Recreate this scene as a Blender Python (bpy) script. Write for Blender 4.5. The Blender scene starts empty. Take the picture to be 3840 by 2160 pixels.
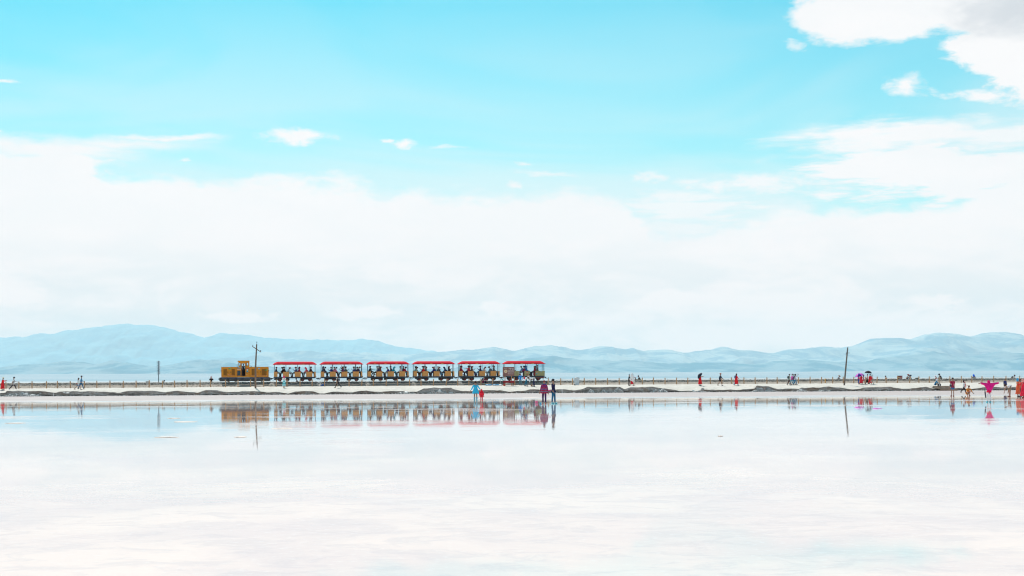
import bpy, bmesh, math, random
import numpy as np
from mathutils import Vector, Matrix, Euler
R = math.radians
rnd = random.Random(7)
scene = bpy.context.scene
C = scene.collection

# ------------------------------------------------------------------ camera
F = 5600.0            # focal length in photograph pixels (3840 wide)
CAMZ = 1.66
HOR = 1425.0
ROLL = 0.0049
cam_data = bpy.data.cameras.new('camera')
cam = bpy.data.objects.new('camera', cam_data)
C.objects.link(cam)
scene.camera = cam
cam_data.sensor_width = 36.0
cam_data.lens = 36.0 * F / 3840.0
cam_data.shift_y = (HOR - 1080.0) / 3840.0
cam_data.clip_start = 0.5
cam_data.clip_end = 200000.0
cam.matrix_world = Matrix.Translation((0, 0, CAMZ)) @ Matrix.Rotation(ROLL, 4, 'Y') @ Matrix.Rotation(R(90), 4, 'X')

# ------------------------------------------------------------------ look
scene.view_settings.view_transform = 'Standard'
scene.view_settings.look = 'None'
scene.view_settings.exposure = 0.0
scene.view_settings.gamma = 1.0
scene.view_settings.use_curve_mapping = False
scene.render.engine = 'CYCLES'
scene.cycles.use_denoising = True
scene.cycles.filter_width = 1.15
scene.cycles.volume_bounces = 1
scene.cycles.max_bounces = 8
scene.cycles.diffuse_bounces = 3
scene.cycles.glossy_bounces = 4

SUN_EL = R(49)
SUN_AZ = R(-14)      # compass angle of the sun from the view direction (+Y), negative = left


def hz(px):
    return HOR - (px - 1920.0) * ROLL


def world_dir(px, py):
    dx, dy = px - 1920.0, HOR - py
    return dx + dy * ROLL, F, dy - dx * ROLL


def azt(px, py):
    x, y, z = world_dir(px, py)
    return math.atan2(x, y), z / math.hypot(x, y)


# ------------------------------------------------------------------ world
world = bpy.data.worlds.new('World')
scene.world = world
world.use_nodes = True
nt = world.node_tree
nt.nodes.clear()


class NG:
    """tiny helper to write node graphs"""
    def __init__(s, tree):
        s.t = tree

    def n(s, typ, **kw):
        nd = s.t.nodes.new(typ)
        for k, v in kw.items():
            setattr(nd, k, v)
        return nd

    def put(s, sock, v):
        if isinstance(v, bpy.types.NodeSocket):
            s.t.links.new(v, sock)
        else:
            sock.default_value = v

    def m(s, op, a, b=None, c=None, clamp=False):
        nd = s.n('ShaderNodeMath', operation=op, use_clamp=clamp)
        s.put(nd.inputs[0], a)
        if b is not None:
            s.put(nd.inputs[1], b)
        if c is not None:
            s.put(nd.inputs[2], c)
        return nd.outputs[0]

    def ss(s, v, lo, hi):
        nd = s.n('ShaderNodeMapRange', interpolation_type='SMOOTHSTEP')
        s.put(nd.inputs['Value'], v)
        s.put(nd.inputs['From Min'], lo)
        s.put(nd.inputs['From Max'], hi)
        return nd.outputs['Result']

    def lin(s, v, a, b, c, d):
        nd = s.n('ShaderNodeMapRange')
        s.put(nd.inputs['Value'], v)
        for i, x in zip(('From Min', 'From Max', 'To Min', 'To Max'), (a, b, c, d)):
            s.put(nd.inputs[i], x)
        return nd.outputs['Result']

    def mix(s, f, a, b, mode='MIX'):
        nd = s.n('ShaderNodeMix', data_type='RGBA', blend_type=mode)
        s.put(nd.inputs[0], f)
        s.put(nd.inputs[6], (*a, 1) if isinstance(a, tuple) and len(a) == 3 else a)
        s.put(nd.inputs[7], (*b, 1) if isinstance(b, tuple) and len(b) == 3 else b)
        return nd.outputs[2]

    def noise(s, vec, scale, detail=4, rough=0.5, dist=0.0):
        nd = s.n('ShaderNodeTexNoise')
        s.put(nd.inputs['Vector'], vec)
        nd.inputs['Scale'].default_value = scale
        nd.inputs['Detail'].default_value = detail
        nd.inputs['Roughness'].default_value = rough
        nd.inputs['Distortion'].default_value = dist
        return nd.outputs['Fac']

    def mapping(s, vec, scale=(1, 1, 1), loc=(0, 0, 0)):
        nd = s.n('ShaderNodeMapping')
        s.put(nd.inputs['Vector'], vec)
        nd.inputs['Scale'].default_value = scale
        nd.inputs['Location'].default_value = loc
        return nd.outputs[0]


g = NG(nt)
STR = 0.1
tc = g.n('ShaderNodeTexCoord')
dirv = tc.outputs['Generated']
sep = g.n('ShaderNodeSeparateXYZ')
nt.links.new(dirv, sep.inputs[0])
X, Y, Z = sep.outputs
hyp = g.m('SQRT', g.m('ADD', g.m('MULTIPLY', X, X), g.m('MULTIPLY', Y, Y)))
T = g.m('DIVIDE', Z, g.m('MAXIMUM', hyp, 0.02))
AZ = g.m('ARCTAN2', X, Y)
sky = g.n('ShaderNodeTexSky', sky_type='NISHITA', sun_disc=False)
sky.sun_elevation = SUN_EL
sky.sun_rotation = SUN_AZ
sky.air_density = 1.0
sky.dust_density = 0.6
sky.ozone_density = 1.0
skyc = g.mix(1.0, sky.outputs[0], (0.18, 1.20, 1.14), 'MULTIPLY')
# thin high veil: paler towards the horizon and in long soft streaks
vn = g.noise(g.mapping(dirv, (1.0, 1.0, 4.5)), 3.2, 4, 0.5, 0.6)
veil = g.m('MULTIPLY', g.ss(vn, 0.38, 0.62), g.lin(T, 0.05, 0.25, 0.64, 0.10))
veil = g.m('MULTIPLY', g.m('ADD', veil, g.lin(T, 0.09, 0.25, 0.46, 0.0), clamp=True), g.lin(T, 0.3, 0.6, 1.0, 0.15))
skyc = g.mix(veil, skyc, (7.9, 9.2, 9.5))
# cloud fields
cn = g.noise(g.mapping(dirv, (1.0, 1.0, 2.6)), 11.0, 9, 0.58, 0.25)     # ragged edges
cnf = g.noise(g.mapping(dirv, (1.0, 1.0, 7.0)), 9.0, 8, 0.60, 0.2)      # drawn-out, layered edges
cs = g.noise(g.mapping(dirv, (1.0, 1.0, 2.2), (1, 5, 2)), 46.0, 7, 0.62, 0.35)
nzs = g.m('ADD', g.m('MULTIPLY', g.m('SUBTRACT', cs, 0.5), 0.9), g.m('MULTIPLY', g.m('SUBTRACT', cn, 0.5), 0.5))
csl = g.noise(g.mapping(dirv, (1.0, 1.0, 6.0), (1, 5, 2)), 30.0, 6, 0.62, 0.3)
nzl = g.m('ADD', g.m('MULTIPLY', g.m('SUBTRACT', csl, 0.5), 0.7), g.m('MULTIPLY', g.m('SUBTRACT', cnf, 0.5), 0.6))
nz = g.m('ADD', g.m('SUBTRACT', cn, 0.5), g.m('MULTIPLY', g.m('SUBTRACT', cs, 0.5), 0.75))
nzf = g.m('SUBTRACT', cnf, 0.5)
# warp of the cloud outlines so that nothing keeps a drawn shape
wn = g.n('ShaderNodeTexNoise')
nt.links.new(g.mapping(dirv, (1.0, 1.0, 2.4), (7, 2, 5)), wn.inputs['Vector'])
wn.inputs['Scale'].default_value = 16.0
wn.inputs['Detail'].default_value = 9.0
wn.inputs['Roughness'].default_value = 0.62
ws = g.n('ShaderNodeSeparateXYZ')
nt.links.new(wn.outputs['Color'], ws.inputs[0])
AZ0, T0 = AZ, T
AZ = g.m('ADD', AZ0, g.m('MULTIPLY', g.m('SUBTRACT', ws.outputs[0], 0.5), 0.060))
T = g.m('ADD', T0, g.m('MULTIPLY', g.m('SUBTRACT', ws.outputs[1], 0.5), 0.022))
# top edge of the broad cloud bank, by compass angle
edge_pts = [(-700, 500), (-300, 510), (0, 524), (220, 528), (330, 560), (420, 640), (500, 634), (650, 644), (890, 660), (1050, 656), (1300, 686),
            (1480, 732), (1560, 706), (1700, 710), (1920, 724), (2200, 722), (2330, 750), (2440, 868), (2600, 880),
            (2700, 858), (2850, 825), (3000, 788), (3150, 784), (3350, 782), (3500, 757), (3640, 728), (3760, 640), (3840, 600),
            (4200, 560), (4700, 620)]
fc = g.n('ShaderNodeFloatCurve')
azlo, azhi = azt(-700, 1400)[0], azt(4700, 1400)[0]
tmax = 0.25
cur = fc.mapping.curves[0]
pts = []
for px, py in edge_pts:
    a, t = azt(px, py)
    pts.append(((a - azlo) / (azhi - azlo), t / tmax))
cur.points[0].location = pts[0]
cur.points[1].location = pts[-1]
for p in pts[1:-1]:
    cur.points.new(*p)
fc.mapping.update()
g.put(fc.inputs['Value'], g.lin(AZ, azlo, azhi, 0.0, 1.0))
edge = g.m('MULTIPLY', fc.outputs[0], tmax)
bank = g.m('ADD', g.m('SUBTRACT', edge, T), g.m('MULTIPLY', nz, 0.022))
bank = g.m('ADD', bank, g.m('MULTIPLY', nzf, 0.020))
dens = g.ss(bank, -0.004, 0.009)
# veils thinning the bank near its upper rim on the right
thin = g.m('MULTIPLY', g.ss(cnf, 0.40, 0.60), 1.0)
# separate clouds: px, py, half width, half height, layered?, noise gain, strength
blobs = [
    (3200, 20, 215, 118, 0, .50, 1), (3420, 10, 330, 138, 0, .50, 1), (3700, 0, 300, 135, 0, .45, 1), (4020, 40, 300, 230, 0, .5, 1),
    (3790, 185, 260, 92, 0, .9, 1), (3900, 270, 180, 110, 0, .9, 1), (3425, 328, 62, 40, 0, 1.0, 1),
    (3700, 342, 110, 24, 0, 1.3, 1), (3830, 310, 110, 52, 0, 1.2, 1), (2985, 160, 34, 20, 0, 1.7, .6), (3545, 352, 26, 10, 0, 1.5, .45),
    (180, 552, 380, 62, 1, .35, 1), (440, 536, 310, 40, 1, .45, 1), (600, 514, 210, 16, 1, .8, 1), (330, 612, 150, 30, 0, 1.0, 1),
    (1135, 517, 120, 23, 0, 1.4, 1), (1530, 538, 52, 19, 0, 1.5, 1), (1452, 533, 26, 11, 0, 1.5, .9), (1690, 559, 70, 6, 1, 1.6, .6),
    (3360, 512, 500, 68, 1, .8, 1), (3560, 645, 600, 112, 1, 1.15, 1), (3250, 592, 330, 14, 1, 1.4, .8), (3800, 520, 300, 60, 1, 1.3, .9),
    (2780, 690, 220, 42, 0, 1.5, .9), (2480, 672, 75, 28, 0, 1.7, .8), (2060, 650, 130, 12, 1, 1.7, .8), (1985, 612, 50, 12, 0, 1.8, .7),
    (1950, 702, 36, 18, 0, 1.6, .8), (35, 316, 55, 9, 1, 1.8, .8), (2560, 790, 260, 60, 1, 1.9, .75), (670, 608, 25, 8, 0, 1.9, .7),
    (2520, 860, 260, 60, 1, 1.9, .6), (0, 490, 30, 14, 0, 1.5, .7),
]
for (px, py, rx, ry, lay, gain, st) in blobs:
    a, t = azt(px, py)
    da = g.m('DIVIDE', g.m('SUBTRACT', AZ, a), rx / F)
    dt = g.m('DIVIDE', g.m('SUBTRACT', T, t), ry / F)
    r = g.m('SQRT', g.m('ADD', g.m('MULTIPLY', da, da), g.m('MULTIPLY', dt, dt)))
    v = g.m('ADD', g.m('SUBTRACT', 1.0, r), g.m('MULTIPLY', nzl if lay else (nzs if ry < 70 else nz), gain * 2.2))
    w = max(0.14, min(0.75, 30.0 / ry)) * (1.35 if lay else 1.0)
    v = g.ss(v, -w * 0.3, w * 1.2)
    if st != 1:
        v = g.m('MULTIPLY', v, st)
    dens = g.m('MAXIMUM', dens, v)
# open cloud fields over the rest of the sky (outside the photograph)
far = g.noise(g.mapping(dirv, (1.0, 1.0, 1.8)), 2.6, 7, 0.55)
outside = g.m('MAXIMUM', g.ss(g.m('ABSOLUTE', AZ0), 0.42, 0.60), g.ss(T0, 0.30, 0.42))
T = T0
dens = g.m('MAXIMUM', dens, g.m('MULTIPLY', g.m('MULTIPLY', g.ss(far, 0.50, 0.62), g.lin(T0, 0.3, 1.5, 1.0, 0.45)), outside))
# cloud colour: bright, with soft grey-blue undersides in large patches
sh = g.noise(g.mapping(dirv, (1.0, 1.0, 4.0), (3.1, 0.4, 1.7)), 5.5, 6, 0.55, 0.3)
low = g.lin(T, 0.02, 0.10, 1.0, 0.10)
sh2 = g.noise(g.mapping(dirv, (1.0, 1.0, 2.6), (5.1, 0.4, 1.7)), 17.0, 7, 0.6, 0.5)
shm = g.m('ADD', g.m('MULTIPLY', sh, 0.6), g.m('MULTIPLY', sh2, 0.4))
shade = g.m('MULTIPLY', g.ss(shm, 0.41, 0.57), low)
for (px, py, rx, ry) in ((40, 1105, 150, 45), (1370, 1175, 140, 34), (1862, 1158, 80, 38), (2510, 1125, 140, 44), (3560, 1150, 160, 50), (930, 1190, 160, 30)):
    a_, t_ = azt(px, py)
    da = g.m('DIVIDE', g.m('SUBTRACT', AZ, a_), rx / F)
    dt = g.m('DIVIDE', g.m('SUBTRACT', T0, t_), ry / F)
    r_ = g.m('SQRT', g.m('ADD', g.m('MULTIPLY', da, da), g.m('MULTIPLY', dt, dt)))
    pf = g.ss(g.m('ADD', g.m('SUBTRACT', 1.0, r_), g.m('MULTIPLY', nzs, 2.4)), 0.0, 0.6)
    shade = g.m('MULTIPLY', shade, g.m('SUBTRACT', 1.0, g.m('MULTIPLY', pf, 0.97)))
ccol = g.mix(shade, (9.8, 9.75, 9.8), (6.6, 8.1, 8.6))
ccol = g.mix(g.m('MULTIPLY', g.ss(cn, 0.52, 0.66), g.lin(T, 0.03, 0.12, 0.6, 0.0)), ccol, (9.6, 9.6, 9.65))
ccol = g.mix(g.lin(T0, 0.03, 0.12, 0.8, 0.0), ccol, (1.06, 0.975, 0.95), 'MULTIPLY')
# the grey belly of the big cumulus at the upper right
AZ = AZ0
a, t = azt(3830, 30)
da = g.m('DIVIDE', g.m('SUBTRACT', AZ, a), 360 / F)
dt = g.m('DIVIDE', g.m('SUBTRACT', T, t), 125 / F)
r = g.m('SQRT', g.m('ADD', g.m('MULTIPLY', da, da), g.m('MULTIPLY', dt, dt)))
belly = g.ss(g.m('ADD', g.m('SUBTRACT', 1.0, r), g.m('MULTIPLY', nz, 1.2)), 0.0, 0.8)
ccol = g.mix(g.m('MULTIPLY', belly, 0.9), ccol, (6.4, 6.9, 7.4))
col = g.mix(dens, skyc, ccol)
bg = g.n('ShaderNodeBackground')
nt.links.new(col, bg.inputs[0])
bg.inputs[1].default_value = STR
wo = g.n('ShaderNodeOutputWorld')
nt.links.new(bg.outputs[0], wo.inputs[0])
world.cycles.sampling_method = 'MANUAL'
world.cycles.sample_map_resolution = 512

# ------------------------------------------------------------------ sun
sd = bpy.data.lights.new('sun', 'SUN')
sd.energy = 4.6
sd.angle = R(0.53)
sd.color = (1.0, 0.965, 0.91)
sun = bpy.data.objects.new('sun', sd)
C.objects.link(sun)
sdir = Vector((math.sin(SUN_AZ) * math.cos(SUN_EL), math.cos(SUN_AZ) * math.cos(SUN_EL), math.sin(SUN_EL)))
sun.rotation_euler = sdir.to_track_quat('Z', 'Y').to_euler()
sun.location = (0, 0, 300)

# ------------------------------------------------------------------ track frame
TH = R(8.4)
CT, ST = math.cos(TH), math.sin(TH)


def W(u, v, z=0.0):
    return Vector((CT * u - ST * v, ST * u + CT * v, z))


def U(px, v):
    k = (px - 1920.0) / F
    return v * (ST + k * CT) / (CT - k * ST)


def SC(px, v):
    """pixels per metre at this place"""
    k = (px - 1920.0) / F
    return F * (CT - k * ST) / v


def ZP(px, py, v):
    return CAMZ - (py - hz(px)) / SC(px, v)


def flat(px, py):
    """u, v of a point on the z=0 flat"""
    yy = CAMZ * F / (py - hz(px))
    xx = (px - 1920.0 + (HOR - py) * ROLL) / F * yy
    return CT * xx + ST * yy, -ST * xx + CT * yy


# ------------------------------------------------------------------ materials
MATS = {}


def mat(name, color, rough=0.6, var=0.12, scale=6.0, bump=0.0, bscale=None, metallic=0.0, spec=0.5, color2=None, coat=0.0):
    if name in MATS:
        return MATS[name]
    m = bpy.data.materials.new(name)
    m.use_nodes = True
    t = m.node_tree
    q = NG(t)
    b = t.nodes['Principled BSDF']
    tcn = q.n('ShaderNodeTexCoord')
    n = q.noise(tcn.outputs['Object'], scale, 5, 0.6)
    c1 = tuple(min(1, c * (1 - var)) for c in color)
    c2 = color2 or tuple(min(1, c * (1 + var)) for c in color)
    t.links.new(q.mix(q.ss(n, 0.3, 0.7), c1, c2), b.inputs['Base Color'])
    b.inputs['Roughness'].default_value = rough
    b.inputs['Metallic'].default_value = metallic
    b.inputs['Specular IOR Level'].default_value = spec
    b.inputs['Coat Weight'].default_value = coat
    if bump:
        bn = q.n('ShaderNodeBump')
        bn.inputs['Distance'].default_value = bump
        t.links.new(q.noise(tcn.outputs['Object'], bscale or scale * 3, 4, 0.6), bn.inputs['Height'])
        t.links.new(bn.outputs[0], b.inputs['Normal'])
    MATS[name] = m
    return m


def cloth(hexlike):
    """fabric material for an sRGB colour triple 0..255"""
    lin = tuple(((c / 255.0) / 12.92 if c / 255.0 <= .04045 else ((c / 255.0 + .055) / 1.055) ** 2.4) for c in hexlike)
    lin = tuple(min(0.9, c * 1.3 + 0.004) for c in lin)
    return mat('fabric_%02x%02x%02x' % tuple(hexlike), lin, 0.85, 0.18, 9.0, 0.01, 30, spec=0.25)


# ------------------------------------------------------------------ mesh builder
class MB:
    def __init__(s):
        s.v, s.f, s.mi = [], [], []
        s.cur = 0

    def add(s, verts, faces):
        o = len(s.v)
        s.v += [tuple(x) for x in verts]
        s.f += [tuple(i + o for i in f) for f in faces]
        s.mi += [s.cur] * len(faces)
        return s

    def box(s, c, d, rot=None, taper=1.0):
        x, y, z = d[0] / 2, d[1] / 2, d[2] / 2
        vs = []
        for sz in (-1, 1):
            k = taper if sz > 0 else 1.0
            for sx, sy in ((-1, -1), (1, -1), (1, 1), (-1, 1)):
                vs.append(Vector((sx * x * k, sy * y * k, sz * z)))
        if rot:
            e = Euler(rot).to_matrix()
            vs = [e @ q for q in vs]
        vs = [q + Vector(c) for q in vs]
        return s.add(vs, [(0, 3, 2, 1), (4, 5, 6, 7), (0, 1, 5, 4), (1, 2, 6, 5), (2, 3, 7, 6), (3, 0, 4, 7)])

    def bbox(s, c, d, b=0.01):
        """box with bevelled vertical and horizontal edges"""
        bm = bmesh.new()
        bmesh.ops.create_cube(bm, size=1)
        for q in bm.verts:
            q.co = Vector((q.co.x * d[0], q.co.y * d[1], q.co.z * d[2])) + Vector(c)
        bmesh.ops.bevel(bm, geom=list(bm.edges), offset=b, segments=1, affect='EDGES')
        bm.verts.ensure_lookup_table()
        for i, q in enumerate(bm.verts):
            q.index = i
        s.add([q.co.copy() for q in bm.verts], [[q.index for q in f.verts] for f in bm.faces])
        bm.free()
        return s

    def tube(s, pts, r, n=8, cap=True):
        pts = [Vector(p) for p in pts]
        rs = r if isinstance(r, (list, tuple)) else [r] * len(pts)
        vs, fs = [], []
        prev = None
        for i, p in enumerate(pts):
            d = (pts[min(i + 1, len(pts) - 1)] - pts[max(i - 1, 0)])
            if d.length < 1e-9:
                d = Vector((0, 0, 1))
            d.normalize()
            a = prev or (Vector((1, 0, 0)) if abs(d.x) < 0.9 else Vector((0, 1, 0)))
            a = (a - d * a.dot(d)).normalized()
            b = d.cross(a)
            prev = a
            for k in range(n):
                w = 2 * math.pi * k / n
                vs.append(p + (a * math.cos(w) + b * math.sin(w)) * rs[i])
        for i in range(len(pts) - 1):
            for k in range(n):
                k2 = (k + 1) % n
                fs.append((i * n + k, i * n + k2, (i + 1) * n + k2, (i + 1) * n + k))
        if cap:
            fs.append(tuple(range(n - 1, -1, -1)))
            fs.append(tuple((len(pts) - 1) * n + k for k in range(n)))
        return s.add(vs, fs)

    def loft(s, rings, cap=True):
        n = len(rings[0])
        vs = [p for r_ in rings for p in r_]
        fs = []
        for i in range(len(rings) - 1):
            for k in range(n):
                k2 = (k + 1) % n
                fs.append((i * n + k, i * n + k2, (i + 1) * n + k2, (i + 1) * n + k))
        if cap:
            fs.append(tuple(range(n - 1, -1, -1)))
            fs.append(tuple((len(rings) - 1) * n + k for k in range(n)))
        return s.add(vs, fs)

    def ell(s, c, r, rot=None, nu=12, nv=8, zlo=-1.0, zhi=1.0):
        e = rot if isinstance(rot, Matrix) else Euler(rot or (0, 0, 0)).to_matrix()
        rings = []
        for i in range(nv + 1):
            zz = zlo + (zhi - zlo) * i / nv
            th = math.asin(max(-1, min(1, zz)))
            th = math.asin(zlo) + (math.asin(zhi) - math.asin(zlo)) * i / nv
            rr, z_ = max(math.cos(th), 0.02), math.sin(th)
            rings.append([e @ Vector((math.cos(2 * math.pi * k / nu) * rr * r[0], math.sin(2 * math.pi * k / nu) * rr * r[1], z_ * r[2])) + Vector(c)
                          for k in range(nu)])
        return s.loft(rings)

    def plate(s, pts, th, axis='y'):
        """flat polygon in xz plane at y, with a thickness"""
        n = len(pts)
        vs = [Vector(p) for p in pts] + [Vector(p) + Vector((0, th, 0)) for p in pts]
        fs = [tuple(range(n)), tuple(range(2 * n - 1, n - 1, -1))]
        for k in range(n):
            fs.append((k, (k + 1) % n + 0, (k + 1) % n + n, k + n)[::-1])
        return s.add(vs, fs)

    def mesh(s, name, mats=(), smooth=False):
        me = bpy.data.meshes.new(name)
        me.from_pydata(s.v, [], s.f)
        for m in mats:
            me.materials.append(m)
        if any(s.mi):
            me.polygons.foreach_set('material_index', s.mi)
        if smooth:
            me.polygons.foreach_set('use_smooth', [True] * len(me.polygons))
        me.update()
        return me

    def obj(s, name, mats, parent=None, smooth=False, loc=None):
        if not isinstance(mats, (list, tuple)):
            mats = [mats]
        return link(name, s.mesh(name, mats, smooth), parent, loc)


def link(name, data, parent=None, loc=None):
    o = bpy.data.objects.new(name, data)
    C.objects.link(o)
    if parent:
        o.parent = parent
    if loc is not None:
        o.location = loc
    return o


def tag(o, label=None, cat=None, group=None, kind=None):
    if label:
        o['label'] = label
    if cat:
        o['category'] = cat
    if group:
        o['group'] = group
    if kind:
        o['kind'] = kind
    return o


def thing(name, label, cat, loc, rz=0.0, group=None, scale=1.0):
    o = link(name, None)
    o.location = loc
    o.rotation_euler = (0, 0, rz)
    o.scale = (scale,) * 3
    o.empty_display_size = 0.2
    return tag(o, label, cat, group)


def kids(o):
    return [c for c in C.objects if c.parent == o]


CHILD = {}


def copy_tree(o, parent=None):
    c = o.copy()
    C.objects.link(c)
    c.parent = parent
    for ch in o.children:
        copy_tree(ch, c)
    return c


# ------------------------------------------------------------------ numpy noise
def vnoise(x, y, seed=0):
    xi, yi = np.floor(x).astype(np.int64), np.floor(y).astype(np.int64)
    xf, yf = x - xi, y - yi
    xf = xf * xf * (3 - 2 * xf)
    yf = yf * yf * (3 - 2 * yf)

    def h(a, b):
        n = (a * 374761393 + b * 668265263 + seed * 1442695041) & 0xffffffff
        n = ((n ^ (n >> 13)) * 1274126177) & 0xffffffff
        n = n ^ (n >> 16)
        return (n & 0xffff) / 65535.0
    a, b, c, d = h(xi, yi), h(xi + 1, yi), h(xi, yi + 1), h(xi + 1, yi + 1)
    return (a * (1 - xf) + b * xf) * (1 - yf) + (c * (1 - xf) + d * xf) * yf


def fbm(x, y, oct=5, seed=0, ridged=False):
    s, a, tot = 0, 1.0, 0
    for i in range(oct):
        n = vnoise(x * 2 ** i, y * 2 ** i, seed + i * 17)
        if ridged:
            n = 1 - np.abs(2 * n - 1)
        s = s + n * a
        tot += a
        a *= 0.5
    return s / tot


def grid_mesh(name, P, material, smooth=True, attrs=None, parent=None):
    """P: (rows, cols, 3) array"""
    nr, nc, _ = P.shape
    me = bpy.data.meshes.new(name)
    idx = np.arange(nr * nc).reshape(nr, nc)
    f = np.stack([idx[:-1, :-1], idx[:-1, 1:], idx[1:, 1:], idx[1:, :-1]], -1).reshape(-1, 4)
    me.vertices.add(nr * nc)
    me.vertices.foreach_set('co', P.reshape(-1).astype(np.float32))
    me.loops.add(len(f) * 4)
    me.loops.foreach_set('vertex_index', f.reshape(-1).astype(np.int32))
    me.polygons.add(len(f))
    me.polygons.foreach_set('loop_start', (np.arange(len(f)) * 4).astype(np.int32))
    if smooth:
        me.polygons.foreach_set('use_smooth', np.ones(len(f), dtype=bool))
    for k, a in (attrs or {}).items():
        at = me.attributes.new(k, 'FLOAT', 'POINT')
        at.data.foreach_set('value', a.reshape(-1).astype(np.float32))
    me.update(calc_edges=True)
    me.validate()
    me.materials.append(material)
    return link(name, me, parent)


def uvw(u, v, z):
    return np.stack([CT * u - ST * v, ST * u + CT * v, z], -1)


# ------------------------------------------------------------------ lake water
def water_material():
    m = bpy.data.materials.new('brine_over_salt')
    m.use_nodes = True
    t = m.node_tree
    q = NG(t)
    b = t.nodes['Principled BSDF']
    tcn = q.n('ShaderNodeTexCoord')
    P = tcn.outputs['Object']
    big = q.noise(q.mapping(P, (0.9, 1.0, 1)), 0.22, 6, 0.6, 0.8)
    fine = q.noise(q.mapping(P, (1.0, 1.0, 1)), 1.3, 9, 0.68, 0.6)
    c = q.mix(q.ss(big, 0.35, 0.65), (0.68, 0.54, 0.52), (0.88, 0.685, 0.60))
    c = q.mix(q.m('MULTIPLY', q.ss(fine, 0.46, 0.62), 0.42), c, (0.50, 0.43, 0.45))
    grain = q.noise(q.mapping(P, (1.0, 1.0, 1)), 9.0, 5, 0.7)
    c = q.mix(q.m('MULTIPLY', q.ss(grain, 0.52, 0.70), 0.35), c, (0.88, 0.80, 0.76))
    t.links.new(c, b.inputs['Base Color'])
    rn = q.noise(q.mapping(P, (0.8, 1.0, 1), (9, 4, 0)), 0.13, 6, 0.62, 0.8)
    wet = q.ss(rn, 0.50, 0.66)
    t.links.new(q.lin(wet, 0, 1, 0.008, 0.10), b.inputs['Roughness'])
    b.inputs['IOR'].default_value = 1.36
    rip = q.noise(q.mapping(P, (0.55, 1.0, 1)), 5.0, 4, 0.6)
    rip2 = q.noise(q.mapping(P, (0.3, 1.0, 1)), 0.9, 3, 0.5)
    h = q.m('ADD', q.m('MULTIPLY', rip, 0.25), rip2)
    bn = q.n('ShaderNodeBump')
    bn.inputs['Strength'].default_value = 1.0
    bn.inputs['Distance'].default_value = 0.0011
    t.links.new(h, bn.inputs['Height'])
    t.links.new(bn.outputs[0], b.inputs['Normal'])
    return m


vs = np.array([-3000, -200, 0, 60, 120, 201.0])
us = np.array([-3000, -500, -100, 0, 100, 500, 3000.0])
VV, UU = np.meshgrid(vs, us, indexing='ij')
lake = grid_mesh('lake_water', uvw(UU, VV, np.zeros_like(UU)), water_material())
tag(lake, kind='structure')

# ------------------------------------------------------------------ far plain
PLAIN_MAT = bpy.data.materials.new('far_plain')
PLAIN_MAT.use_nodes = True
_t = PLAIN_MAT.node_tree
_q = NG(_t)
_tc = _q.n('ShaderNodeTexCoord')
_s = _q.n('ShaderNodeSeparateXYZ')
_t.links.new(_tc.outputs['Object'], _s.inputs[0])
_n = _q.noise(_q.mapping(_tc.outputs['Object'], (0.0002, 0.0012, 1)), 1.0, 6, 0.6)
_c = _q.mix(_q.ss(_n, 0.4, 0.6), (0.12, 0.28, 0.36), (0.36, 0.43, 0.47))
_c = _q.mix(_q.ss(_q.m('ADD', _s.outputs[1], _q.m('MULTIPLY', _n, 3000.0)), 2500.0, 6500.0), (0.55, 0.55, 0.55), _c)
_t.links.new(_c, _t.nodes['Principled BSDF'].inputs['Base Color'])
_t.nodes['Principled BSDF'].inputs['Roughness'].default_value = 0.9
vs = np.array([200, 300, 600, 1200, 2000, 3000, 4500, 6000, 8000, 10000, 12000, 14000, 17000, 34000.0])
zs = np.interp(vs, [200, 2000, 4500, 8000, 12000, 14500, 17000, 34000], [-0.02, 0, 5, 22, 55, 78, 95, 120])
us = np.linspace(-24000, 26000, 120)
VV, UU = np.meshgrid(vs, us, indexing='ij')
ZZ = np.repeat(zs[:, None], len(us), 1) * (0.85 + 0.3 * fbm(UU / 3000, VV / 3000, 3, 5))
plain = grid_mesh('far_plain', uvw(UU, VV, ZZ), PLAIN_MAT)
tag(plain, kind='structure')


# ------------------------------------------------------------------ mountains
def mountain_mat(name, c1, c2):
    m = bpy.data.materials.new(name)
    m.use_nodes = True
    t = m.node_tree
    q = NG(t)
    tcn = q.n('ShaderNodeTexCoord')
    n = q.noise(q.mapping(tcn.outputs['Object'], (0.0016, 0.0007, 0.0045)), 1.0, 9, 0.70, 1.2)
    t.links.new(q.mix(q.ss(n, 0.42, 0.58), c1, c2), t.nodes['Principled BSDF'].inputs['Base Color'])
    t.nodes['Principled BSDF'].inputs['Roughness'].default_value = 0.95
    t.nodes['Principled BSDF'].inputs['Specular IOR Level'].default_value = 0.1
    return m


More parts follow.
